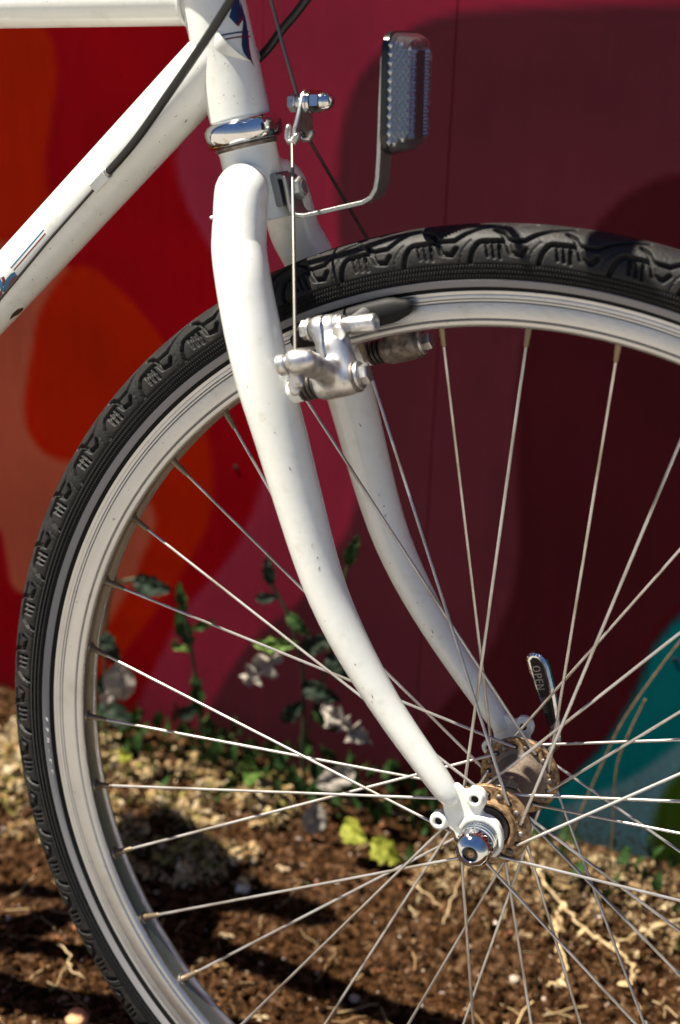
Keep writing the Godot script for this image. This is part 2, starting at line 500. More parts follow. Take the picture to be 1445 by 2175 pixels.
func wheel_spokes(parent: Node, centre: Vector3, phase: float, eyelets: Node) -> void:
	var kinds: Array = []
	# per flange and side: hub hole turned against the nipple, height of the spoke's two ends
	for q in [[-56.5, 34.0, 37.2], [63.5, 34.0, 31.2], [-59.5, -34.0, -31.2], [60.5, -34.0, -37.2]]:
		var a := deg_to_rad(q[0])
		var hole := Vector3(20.0 * cos(a), 20.0 * sin(a), q[1])
		var bend := Vector3(20.3 * cos(a), 20.3 * sin(a), q[2])
		var tip := Vector3(294.0, 0, 0)
		var d := (tip - bend).normalized()
		var mb := MB.new()
		mb.tube([hole, bend.lerp(hole, 0.45), bend + d * 0.6, bend + d * 3.0, tip - d * 8.0], 0.96, 10, 0, 0)
		var nb := MB.new()
		nb.lathe(tip + d * 2.0, -d, [V2(2.5, 0), V2(2.5, 1.6), V2(2.1, 2.4), V2(2.0, 8.0), V2(1.75, 9.0), V2(1.7, 12.8), V2(1.3, 13.6), V2(1.0, 13.8)], 12, 40)
		kinds.append([mb.mesh(Vector3.ZERO, 0.001), nb.mesh(Vector3.ZERO, 0.001)])
	var eb := MB.new()
	eb.lathe(V(297.4, 0, 0), V(-1, 0, 0), [V2(4.4, 0.2), V2(4.3, 1.2), V2(3.4, 1.9), V2(2.2, 1.5), V2(2.0, 0.4)], 20, 60)
	var em := eb.mesh(Vector3.ZERO, 0.001)
	for k in 36:
		var kind: int = {3: 0, 1: 1, 2: 2, 0: 3}[k % 4]
		var ang := deg_to_rad(phase - 10.0 * k)
		var sp := put("spoke", kinds[kind][0], M.spoke, parent)
		sp.position = (centre - BASE) * 0.001
		sp.rotation.z = ang
		put("nipple", kinds[kind][1], M.brass, sp)
		var e := put("eyelet", em, M.steel, eyelets)
		e.position = (centre - BASE) * 0.001
		e.rotation.z = ang

func make_hub() -> void:
	var z := V(0, 0, 1)
	var mb := MB.new()
	mb.lathe(Vector3.ZERO, z, [V2(19, -32.6), V2(15.6, -31), V2(14.0, -27), V2(13.2, -20), V2(12.9, 0), V2(13.2, 20), V2(14.0, 27), V2(15.6, 31), V2(19, 32.6)], 48)
	var shell := bp("hub_shell", mb, M.shell)
	mb = MB.new()   # the spring clip over the oil hole
	var q: Array = []
	for k in 7:
		var a := deg_to_rad(62.0 + k * 11.0)
		q.append(V(13.6 * cos(a), 13.6 * sin(a), 7))
	mb.tube(q, 4.2, 8, 1, 1, V(0.3, 1, 0), 0.18)
	bp("oil_clip", mb, M.blackpl, shell)
	mb = MB.new()
	mb.box(V(5.5, 14.4, 12.5), V(0.93, -0.36, 0), V(0, 0, 1), 3.2, 7.5, 1.3, 0.4)
	bp("oil_cap", mb, M.black, shell)
	for sgn in [1.0, -1.0]:
		mb = MB.new()
		mb.lathe(V(0, 0, 34.0 * sgn), z * sgn, [V2(13, -1.6), V2(25.2, -1.6), V2(25.7, -1.1), V2(25.7, 1.0), V2(25.2, 1.5), V2(17.8, 1.6), V2(17.0, 2.2), V2(16.6, 4.6), V2(15.8, 5.2), V2(14.4, 5.0), V2(14.0, 3.6), V2(13.2, 2.2), V2(10, 2.0)], 64)
		var fl := bp("hub_flange", mb, M.rust)
		var holes: Array = []
		for k in 18:
			var ph: float
			if sgn > 0: ph = 97.4 + 20.0 * k
			else: ph = 104.4 + 20.0 * k
			var a := deg_to_rad(ph)
			var o := V(20.1 * cos(a), 20.1 * sin(a), 0)
			var outer: bool = (k % 2 == 0) == (sgn > 0)   # near flange: even holes carry spokes on the outside
			for face in [1.0, -1.0]:
				var zf: float = 34.0 * sgn + 1.5 * face
				var out: bool = (face * sgn) > 0
				var hm := MB.new()
				if outer == out:
					hm.lathe(V(o.x, o.y, zf), z * face, [V2(1.9, 0.02), V2(1.75, 0.16), V2(0.01, 0.12)], 14)
					bp("spoke_hole", hm, M.hole, fl)
				else:
					hm.lathe(V(o.x, o.y, zf), z * face, [V2(2.15, 0.0), V2(2.1, 0.5), V2(1.6, 1.05), V2(0.7, 1.3), V2(0.01, 1.35)], 14, 60)
					bp("spoke_head", hm, M.tarnish, fl)
		mb = MB.new()
		mb.lathe(V(0, 0, 36 * sgn), z * sgn, [V2(13.4, 0), V2(13.2, 3.2), V2(11.6, 4.0), V2(9.0, 4.2), V2(9.0, 8.0), V2(8.2, 8.4), V2(8.2, 14.5)], 40)
		bp("bearing_seal", mb, M.tarnish if sgn < 0 else M.blackpl)
	# quick release: domed nut on this side
	mb = MB.new()
	mb.lathe(V(0, 0, 54.4), z, [V2(5, 0), V2(11.0, 0), V2(11.4, 0.6), V2(11.3, 1.8), V2(10.9, 2.2), V2(11.2, 2.8), V2(11.2, 4.4), V2(10.7, 4.9), V2(11.0, 5.4), V2(11.0, 7.0), V2(10.6, 7.8), V2(10.9, 8.4), V2(11.3, 9.4), V2(11.2, 11.6), V2(10.3, 14.6), V2(8.6, 17.0), V2(6.4, 18.5), V2(5.0, 18.9), V2(4.6, 18.4), V2(4.2, 16.4)], 56, 24)
	var nut := bp("axle_nut", mb, M.chrome)
	mb = MB.new()
	mb.lathe(V(0, 0, 70.8), z, [V2(5.0, 1.6), V2(4.4, 0.2), V2(2.7, 0.0), V2(2.6, 0.4)], 28)
	bp("nut_recess", mb, M.blackpl, nut)
	mb = MB.new()
	mb.lathe(V(0, 0, 70.8), z, [V2(2.6, 0.0), V2(2.5, 0.9), V2(1.6, 1.5), V2(0.01, 1.6)], 18)
	bp("skewer_tip", mb, M.rust, nut)
	mb = MB.new()
	for k in 40:
		var a := TAU * k / 40
		mb.tube([V(11.25 * cos(a), 11.25 * sin(a), 54.9), V(11.25 * cos(a), 11.25 * sin(a), 56.3)], 0.42, 5)
	bp("knurling", mb, M.steel, nut)
	# lever of the quick release, on the far side
	mb = MB.new()
	mb.lathe(V(0, 0, -54.5), -z, [V2(5, 0), V2(10.5, 0), V2(11, 1), V2(11, 5), V2(9.5, 7), V2(8.5, 17), V2(7.0, 19.5), V2(0.01, 20)], 36)
	bp("lever_housing", mb, M.chrome)
	var lv := [V2(-13.9, 63.0), V2(-12.6, 66.6), V2(-9.8, 68.3), V2(-5.4, 68.2), V2(-1.6, 65.6), V2(1.6, 60.4), V2(6.4, 47.4), V2(11.3, 30.9), V2(14.6, 18.0), V2(16.0, 9.0), V2(14.2, 3.5), V2(9.5, 1.0), V2(6.5, 4.0), V2(8.6, 10.0), V2(7.0, 19.0), V2(0.7, 31.5), V2(-7.6, 48.0)]
	mb = MB.new()
	mb.plate(lv, V(0, 0, -73.0), V(1, 0, 0), V(0, 1, 0), 6.4, 1.5)
	var lever := bp("quick_release_lever", mb, M.chrome)
	mb = MB.new()
	mb.plate([V2(-11.0, 63.0), V2(-9.4, 65.6), V2(-6.2, 65.8), V2(-3.0, 63.4), V2(-0.4, 58.5), V2(4.0, 46.4), V2(8.6, 31.0), V2(10.4, 23.4), V2(8.8, 20.6), V2(6.6, 22.4), V2(2.6, 32.0), V2(-5.4, 48.6)], V(0, 0, -69.75), V(1, 0, 0), V(0, 1, 0), 0.5, 0.15)
	bp("lever_recess", mb, relief(mat(Color(.2, .17, .165), 0.5, 0.6), gray(8, 0.1, 2, 256), 0.02, 60.0), lever)
	var dirv := V(9.5, -28.0, 0).normalized()
	for w in [["OPEN", V(-3.9, 52.3, -69.3), 0.00042], ["JAPAN", V(2.3, 34.6, -69.3), 0.00025]]:
		var tm := TextMesh.new()
		var f := SystemFont.new(); f.font_names = PackedStringArray(["Droid Sans"])
		tm.font = f; tm.text = w[0]; tm.font_size = 16; tm.pixel_size = w[2]; tm.depth = 0.0004
		var o := MeshInstance3D.new()
		o.name = "embossed_word" if w[0] == "OPEN" else "embossed_word_001"; o.mesh = tm; o.material_override = M.steel
		o.basis = Basis(dirv, V(0, 0, 1).cross(dirv), V(0, 0, 1))
		o.position = (w[1] - BASE) * 0.001
		lever.add_child(o, true)

const BLADE := [[-194.0, 336.0, 1.0, 9.0], [-193.0, 341.5, 8.0, 11.0], [-191.4, 347.2, 15.0, 13.0], [-190.0, 350.6, 21.0, 14.7], [-188.6, 349.6, 26.4, 15.4], [-187.2, 344.0, 30.0, 15.4], [-185.6, 336.4, 33.2, 15.4], [-184.0, 328.0, 36.6, 15.5], [-181.6, 318.4, 40.6, 15.6], [-176.2, 307.0, 46.4, 15.8], [-171.2, 293.2, 49.2, 16.0], [-166.1, 279.4, 51.4, 16.2], [-160.9, 265.4, 53.2, 16.1], [-155.6, 251.5, 54.2, 16.0], [-150.0, 238.0, 54.6, 15.8], [-141.9, 218.0, 54.6, 15.2], [-133.8, 196.5, 54.4, 14.5], [-125.4, 174.4, 54.2, 13.7], [-116.6, 152.4, 54.2, 12.9], [-106.3, 130.4, 54.3, 12.1], [-93.6, 109.1, 54.4, 11.3], [-79.2, 88.6, 54.3, 10.3], [-65.3, 70.8, 54.2, 9.3], [-50.2, 53.6, 54.0, 8.7], [-33.9, 36.2, 53.6, 8.1], [-25.0, 26.6, 53.4, 7.4], [-21.2, 22.4, 53.3, 6.4]]

func make_fork() -> void:
	for sgn in [1.0, -1.0]:
		var path: Array = []; var rad: Array = []
		for i in BLADE.size() - 1:   # smooth the outline with a spline
			for t in ([0.0, 0.25, 0.5, 0.75] if i < 8 else [0.0, 0.5]):
				var pr: Array = BLADE[maxi(i - 1, 0)]; var a: Array = BLADE[i]; var b: Array = BLADE[i + 1]; var po: Array = BLADE[mini(i + 2, BLADE.size() - 1)]
				path.append(V(a[0], a[1], a[2]).cubic_interpolate(V(b[0], b[1], b[2]), V(pr[0], pr[1], pr[2]), V(po[0], po[1], po[2]), t) * V(1, 1, sgn))
				rad.append(lerpf(a[3], b[3], t))
		path.append(V(BLADE[-1][0], BLADE[-1][1], BLADE[-1][2] * sgn)); rad.append(BLADE[-1][3])
		var mb := MB.new()
		mb.tube(path, rad, 40, 0, 2)
		var blade := bp("fork_blade", mb, M.white)
		if sgn > 0:
			mb = MB.new()
			mb.tube([V(-195.6, 336.5, 43), V(-198.6, 336.0, 43.4)], 1.0, 8, 1, 2)
			bp("paint_drip", mb, M.white, blade)
		rng.seed = 55
		for k in 13:   # stone chips and scuffs in the paint
			var i := rng.randi_range(9, BLADE.size() - 3)
			var a: Array = BLADE[i]; var b: Array = BLADE[i + 1]; var t := rng.randf()
			var ax := (V(b[0], b[1], b[2]) - V(a[0], a[1], a[2])).normalized()
			var fc := V(rng.randf_range(-0.7, 0.9), rng.randf_range(-0.1, 0.5), 1.0); fc = (fc - ax * fc.dot(ax)).normalized()
			var sd := ax.cross(fc)
			var r0 := lerpf(a[3], b[3], t)
			var oo := V(lerpf(a[0], b[0], t), lerpf(a[1], b[1], t), lerpf(a[2], b[2], t) * sgn) + fc * (r0 + 0.05)
			mb = MB.new()
			var l := rng.randf_range(0.35, 1.7); var w := rng.randf_range(0.2, 0.5); var tw := rng.randf_range(-0.8, 0.8)
			var e1 := (ax + sd * tw).normalized() * l; var e2 := fc.cross(e1).normalized() * w
			mb.quad(oo - e1, oo - e2 * 1.3 + e1 * 0.2, oo + e1, oo + e2)
			bp("paint_chip", mb, M.chip if k % 4 == 0 else M.mark, blade)
		# dropout plate with two eyelets
		mb = MB.new()
		var o := [V2(-17.2, 31.0), V2(-12.5, 28.0), V2(-10.2, 29.2), V2(-8.6, 31.6), V2(-5.6, 32.4), V2(-2.2, 31.8), V2(0.2, 29.4), V2(1.3, 26.4), V2(1.0, 22.8), V2(-0.4, 19.6), V2(-0.6, 17.4), V2(1.0, 16.2), V2(5.4, 15.6), V2(9.6, 13.0), V2(12.6, 8.6), V2(13.8, 3.0), V2(13.0, -3.4), V2(10.2, -8.6), V2(6.0, -11.4), V2(3.6, -11.0), V2(3.0, -7.0), V2(-3.0, -7.0), V2(-4.0, -10.8), V2(-9.0, -9.4), V2(-13.6, -4.6), V2(-16.0, 0.4), V2(-19.6, 2.2), V2(-22.0, 0.4), V2(-25.6, -0.4), V2(-29.2, 1.6), V2(-30.4, 5.4), V2(-29.2, 8.8), V2(-26.0, 10.6), V2(-23.0, 10.4), V2(-24.5, 16.0), V2(-28.0, 23.0), V2(-24.0, 29.0)]
		mb.plate(o, V(0, 0, 52.2 * sgn), V(1, 0, 0), V(0, 1, 0), 4.6, 0.9)
		bp("dropout", mb, M.white, blade)
		# raised rings of the eyelets and their holes
		for e in [V2(-5.2, 25.6), V2(-25.4, 5.2)]:
			mb = MB.new()
			mb.lathe(V(e.x, e.y, 52.2 * sgn), V(0, 0, sgn), [V2(2.3, 2.2), V2(2.4, 3.6), V2(3.0, 4.3), V2(4.4, 4.3), V2(5.3, 3.6), V2(5.6, 2.2)], 28, 50)
			mb.lathe(V(e.x, e.y, 52.2 * sgn), V(0, 0, -sgn), [V2(2.3, 2.2), V2(2.4, 2.9), V2(3.0, 3.4), V2(4.4, 3.4), V2(5.3, 2.9), V2(5.6, 2.2)], 28, 50)
			bp("eyelet_boss", mb, M.white, blade)
			mb = MB.new()
			mb.lathe(V(e.x, e.y, 52.2 * sgn), V(0, 0, 1), [V2(0.01, -2.45), V2(2.5, -2.45), V2(2.5, 2.45), V2(0.01, 2.45)], 18)
			bp("eyelet_hole", mb, M.hole, blade)
		mb = MB.new()   # raised lip round the axle
		var lip: Array = []
		for k in 22:
			var a := deg_to_rad(-40.0 + 9.6 * k)
			lip.append(V(12.9 * cos(a) + 0.2, 12.9 * sin(a) + 1.4, 54.3 * sgn))
		mb.tube(lip, 1.7, 10, 2, 2)
		bp("dropout_lip", mb, M.white, blade)
	var mb := MB.new()
	mb.lathe(HA, HU, [V2(0.01, -53), V2(16.2, -53), V2(17.0, -52.2), V2(17.0, -12), V2(17.6, -9.6), V2(17.9, -8), V2(15, -7.6)], 48)
	var st := bp("steerer_tube", mb, M.white)
	mb = MB.new()
	mb.lathe(HA, HU, [V2(17.2, -10.4), V2(18.3, -9.2), V2(18.6, -8.0), V2(17.4, -7.2)], 48)
	bp("crown_race", mb, M.tarnish, st)
	mb = MB.new()
	mb.lathe(HA, HU, [V2(16.5, -7.4), V2(20.0, -7.2), V2(21.9, -5.6), V2(22.9, -2.6), V2(23.1, 0.4), V2(22.6, 3.2), V2(21.0, 5.4), V2(18.8, 6.6), V2(17.4, 7.2)], 64, 60)
	bp("headset_cup", mb, M.chrome)

func make_frame() -> void:
	var mb := MB.new()
	mb.lathe(HA, HU, [V2(17.2, 6.4), V2(17.9, 8), V2(18.1, 30), V2(18.4, 70), V2(18.8, 110), V2(18.8, 122), V2(17, 123)], 56)
	var head := bp("head_tube", mb, M.white)
	var tt0 := V(-222.0, 452.6, 0); var tt1 := V(-800.0, 404.0, -24)
	mb = MB.new()
	mb.tube([tt0, V(-400, 436.6, -7), tt1], 14.8, 40, 0, 0)
	var top := bp("top_tube", mb, M.white)
	mb = MB.new()
	var ring: Array = []
	for k in 33:
		var a := TAU * k / 32
		ring.append(V(-240.6 + 5.0 * cos(a), 451.2 + 14.4 * sin(a), 14.6 * cos(a) * 1.0) if false else V(-238.5 - 1.6 * absf(cos(a)), 451.0 + 15.2 * sin(a), 15.2 * cos(a)))
	mb.tube(ring, 1.3, 8, 0, 0)
	bp("weld", mb, M.white, top)
	var bb := DA - DU * 540.0
	mb = MB.new()
	mb.tube([DA + DU * 116.0, DA, bb], 18.0, 48, 0, 0)
	var down := bp("down_tube", mb, M.white)
	# print on the head tube
	var pr := 18.55
	decal("head_badge_print", [V2(90, 66), V2(71.2, 66.8), V2(68.3, 61), V2(64.2, 52.7), V2(61.2, 46.8), V2(55.9, 57.7), V2(60.9, 76.8), V2(69.5, 77), V2(90, 79)], HA, HU, pr, M.blue, head)
	decal("head_badge_print", [V2(56.4, 58.1), V2(55.2, 60.4), V2(59.4, 77.3), V2(61.6, 77.1)], HA, HU, pr + 0.05, M.red, head)
	decal("head_badge_print", [V2(70, 80), V2(59.8, 84), V2(54.3, 82.2), V2(48, 77.1), V2(43, 72.7), V2(36, 70), V2(37.1, 65.6), V2(40.9, 59), V2(44.8, 58.5), V2(50.1, 63.4), V2(56.9, 73.5), V2(59.4, 75.1), V2(65.7, 77.3)], HA, HU, pr, M.blue, head)
	decal("head_badge_print", [V2(53.3, 81.5), V2(48, 79.0), V2(44.2, 75.7), V2(37.7, 73.9), V2(32.5, 75.8), V2(36, 70), V2(42.3, 70.8), V2(48, 74.6)], HA, HU, pr + 0.05, M.red, head)
	decal("head_badge_print", [V2(52.7, 24.2), V2(52.6, 50), V2(52.4, 84), V2(51.6, 84), V2(51.7, 50), V2(51.9, 24.2)], HA, HU, pr + 0.03, M.blue, head)
	decal("head_badge_print", [V2(50.2, 32.1), V2(50.1, 50), V2(49.6, 86), V2(48.8, 86), V2(49.3, 50), V2(49.4, 32.1)], HA, HU, pr + 0.03, M.red, head)
	# print and a paint chip on the down tube
	pr = 18.06
	decal("stripe_print", stroke([V2(-51.3, -3.7), V2(-86.8, -0.8)], 0.8), DA, DU, pr, M.azure, down)
	decal("stripe_print", stroke([V2(-52.0, 3.4), V2(-86.3, 6.6)], 0.8), DA, DU, pr, M.red, down)
	decal("name_print", stroke([V2(-106.5, -6), V2(-100.6, -9.5), V2(-98.2, -6), V2(-99.8, 6), V2(-102.3, 17.0), V2(-99.2, 17.6), V2(-94.0, 11.6), V2(-89.8, 11.0), V2(-86.8, 14.0)], 2.7), DA, DU, pr + 0.04, M.azure, down)
	decal("name_print", stroke([V2(-95.6, -1), V2(-96.6, 7.0), V2(-99.6, 13.0)], 2.6), DA, DU, pr, M.red, down)
	decal("name_print", stroke([V2(-102.6, 23.0), V2(-97.0, 20.4), V2(-91.0, 18.4), V2(-87.0, 18.8)], 2.8), DA, DU, pr, M.red, down)
	decal("name_print", stroke([V2(-103.6, 14), V2(-106.0, 21.0), V2(-112.0, 27)], 2.6), DA, DU, pr, M.red, down)
	decal("paint_chip", [V2(-120.2, 75.8), V2(-116.4, 70), V2(-113.6, 68.4), V2(-109.2, 70.2), V2(-107.4, 80.4), V2(-109.2, 88), V2(-110.7, 90.6), V2(-114.6, 88.6), V2(-116.4, 80.7)], DA, DU, pr, M.chip, down)
	rng.seed = 12
	for k in 26:   # small scratches and stone chips
		var s := rng.randf_range(-110, 70); var d := rng.randf_range(25, 82)
		var l := rng.randf_range(0.5, 2.4)
		decal("paint_scratch", stroke([V2(s, d), V2(s + l * rng.randf_range(-1, 1), d + l * rng.randf_range(-2, 2))], rng.randf_range(0.25, 0.6)), DA, DU, pr, M.chip if k % 3 == 0 else M.mark, down)
	for k in 12:
		var s := rng.randf_range(10, 60); var d := rng.randf_range(-30, 60)
		decal("paint_scratch", stroke([V2(s, d), V2(s + rng.randf_range(-1, 1), d + rng.randf_range(-3, 3))], rng.randf_range(0.25, 0.5)), HA, HU, 18.5, M.mark, head)
	# cable stop, outer cable, bare wire
	mb = MB.new()
	var so := on_tube(DA, DU, 19.2, 0.5, 13.0)
	var sn := (so - DA - DU * 0.5).normalized()
	mb.box(so, DU, DU.cross(sn).normalized(), 6.6, 3.4, 3.0, 0.7)
	bp("cable_stop", mb, M.white, down)
	mb = MB.new()
	mb.lathe(so + sn * 0.4 + DU * 6.4, DU, [V2(2.0, 0), V2(3.1, 0.1), V2(3.1, 1.6), V2(2.5, 2.2)], 16)
	bp("cable_ferrule", mb, M.steel, down)
	mb = MB.new()
	var c0 := so + sn * 0.6 + DU * 7.0
	var hs: Array = []
	var ctl := [c0, V(-268.6, 361.0, 22.0), V(-255.3, 375.6, 25), V(-234.8, 400.3, 31), V(-211.9, 428.2, 38), V(-193.6, 452.8, 43), V(-170, 492, 44), V(-150, 560, 60), V(-190, 640, 120)]
	for i in ctl.size() - 1:
		for t in 6: hs.append(ctl[i].cubic_interpolate(ctl[i + 1], ctl[maxi(i - 1, 0)], ctl[mini(i + 2, ctl.size() - 1)], t / 6.0))
	mb.tube(hs, 2.5, 14)
	bp("cable_housing", mb, M.black)
	mb = MB.new()
	hs = []
	ctl = [V(-258, 381, -17), V(-240, 394, -20), V(-205.7, 420.7, -22), V(-191.2, 438.4, -22), V(-177.7, 455.4, -22), V(-150, 500, -26), V(-140, 570, -60), V(-190, 640, -120)]
	for i in ctl.size() - 1:
		for t in 6: hs.append(ctl[i].cubic_interpolate(ctl[i + 1], ctl[maxi(i - 1, 0)], ctl[mini(i + 2, ctl.size() - 1)], t / 6.0))
	mb.tube(hs, 2.6, 14)
	bp("cable_housing", mb, M.black)
	mb = MB.new()
	mb.tube([on_tube(DA, DU, 19.2, -4, 14.5), on_tube(DA, DU, 18.9, -55, 17.4), on_tube(DA, DU, 18.9, -109, 25.0), on_tube(DA, DU, 19.2, -300, 45)], 0.85, 8)
	bp("shift_wire", mb, M.wire)
	make_rear(bb, tt1)

func make_rear(bb: Vector3, st: Vector3) -> void:
	var mb := MB.new()
	var su := (st - bb).normalized()
	mb.tube([bb, st + su * 25.0], 14.6, 24, 0, 1)
	bp("seat_tube", mb, M.white)
	mb = MB.new()
	mb.tube([st + su * 20.0, st + su * 196.0], 13.2, 20)
	bp("seat_post", mb, M.steel)
	var rh := V(-1078, 0, 0)
	mb = MB.new()
	mb.tube([bb - V(0, 0, 34), bb + V(0, 0, 34)], 20, 24)
	bp("bottom_bracket", mb, M.white)
	for s in [1.0, -1.0]:
		mb = MB.new()
		mb.tube([bb + V(-8, 0, 24 * s), V(-860, 0, 42 * s), rh + V(14, 0, 64 * s)], [10.5, 9.5, 7.5], 16)
		mb.tube([st + V(0, -12, 14 * s), V(-900, 250, 44 * s), rh + V(4, 10, 64 * s)], [8.0, 7.6, 7.0], 16)
		bp("rear_stay", mb, M.white)
		mb = MB.new()
		mb.tube([bb + V(0, 0, 50 * s), bb + V(-105 * s, -120 * s, 62 * s)], [11, 9], 14, 2, 2)
		bp("crank", mb, M.forged)
		mb = MB.new()
		mb.box(bb + V(-105 * s, -120 * s, 108 * s), V(1, 0, 0), V(0, 1, 0), 45, 10, 36, 3)
		bp("pedal", mb, M.blackpl)
	make_tyre(bike, rh, false)
	var rim := make_rim(bike, rh)
	wheel_spokes(bike, rh, 215.0, rim)
	mb = MB.new()
	mb.lathe(rh, V(0, 0, 1), [V2(5, -66), V2(8, -60), V2(14, -40), V2(26, -37), V2(26, -32), V2(16, -28), V2(15, 28), V2(26, 32), V2(26, 37), V2(14, 40), V2(8, 60), V2(5, 66)], 32)
	bp("rear_hub", mb, M.shell)
	mb = MB.new()   # saddle: a tapering padded shell
	var so := st + su * 200.0 + V(0, 0, -14)
	var rows: Array = []
	for k in 13:
		var t := k / 12.0
		var x := lerpf(172.0, -80.0, t)
		var w := lerpf(18.0, 82.0, smoothstep(0.25, 0.9, t)) * sqrt(clampf(minf(t * 9.0, (1.0 - t) * 6.0), 0.02, 1.0))
		var hh := 15.0 + 8.0 * t
		rows.append(mb.ring(so + V(x, 12.0 + 12.0 * t * t, 0), V(0, 0, w), V(0, hh * sqrt(clampf(minf(t * 9.0, (1.0 - t) * 6.0), 0.05, 1.0)), 0), 20))
	mb.grid(rows, false, true)
	bp("saddle", mb, M.blackpl)
	# stem and handlebar, out of view, placed for the shadow on the tyre
	var top := HA + HU * 122.0
	mb = MB.new()
	mb.lathe(top + HU * 13.2, HU, [V2(15, 0), V2(35.4, 0.1), V2(36, 0.8), V2(36, 1.8), V2(35.4, 2.4), V2(15, 2.5)], 40)  # broad disc out of view, sized to shade the head tube below
	mb.plate([V2(20, -15), V2(42, -9), V2(46, 0), V2(42, 9), V2(20, 15)], top + HU * 12.6, V(0.948, 0.318, 0), V(0, 0, 1), 2.4, 0.4)
	bp("unseen_hanger_disc", mb, M.zinc)
	mb = MB.new()
	mb.lathe(top, HU, [V2(16, 0), V2(21, 0.5), V2(21, 12), V2(18, 13), V2(18, 22), V2(13, 24), V2(11.2, 25), V2(11.2, 150)], 32)
	mb.tube([top + HU * 140.0, top + HU * 158.0, V(-205, 672, 0), V(-150, 682, 0)], [11.4, 13.0, 14.0, 16.0], 20, 2, 2)
	bp("stem", mb, M.forged)
	mb = MB.new()
	var hb: Array = []
	for q in [V(-212, 690, -205), V(-190, 692, -150), V(-166, 690, -100), V(-150, 686, -50), V(-148, 682, 0), V(-150, 686, 50), V(-166, 690, 100), V(-190, 692, 150), V(-212, 690, 205)]: hb.append(q)
	var sm: Array = []
	for i in hb.size() - 1:
		for t in 6: sm.append(hb[i].cubic_interpolate(hb[i + 1], hb[maxi(i - 1, 0)], hb[mini(i + 2, hb.size() - 1)], t / 6.0))
	sm.append(hb[-1])
	mb.tube(sm, 11.6, 18)
	bp("handlebar", mb, M.forged)
	for s in [1.0, -1.0]:
		mb = MB.new()
		mb.tube([V(-213, 690, 207 * s), V(-203, 691, 180 * s), V(-180, 692, 128 * s)], 16.0, 18, 2, 1)
		bp("grip", mb, M.black)
		mb = MB.new()
		mb.tube([V(-164, 690, 100 * s), V(-130, 668, 112 * s), V(-138, 656, 150 * s), V(-165, 652, 198 * s)], [8, 7, 6, 5], 10, 2, 2)
		bp("brake_lever", mb, M.forged)

func mirror(v: Vector3, s: float) -> Vector3: return Vector3(v.x, v.y, v.z * s)

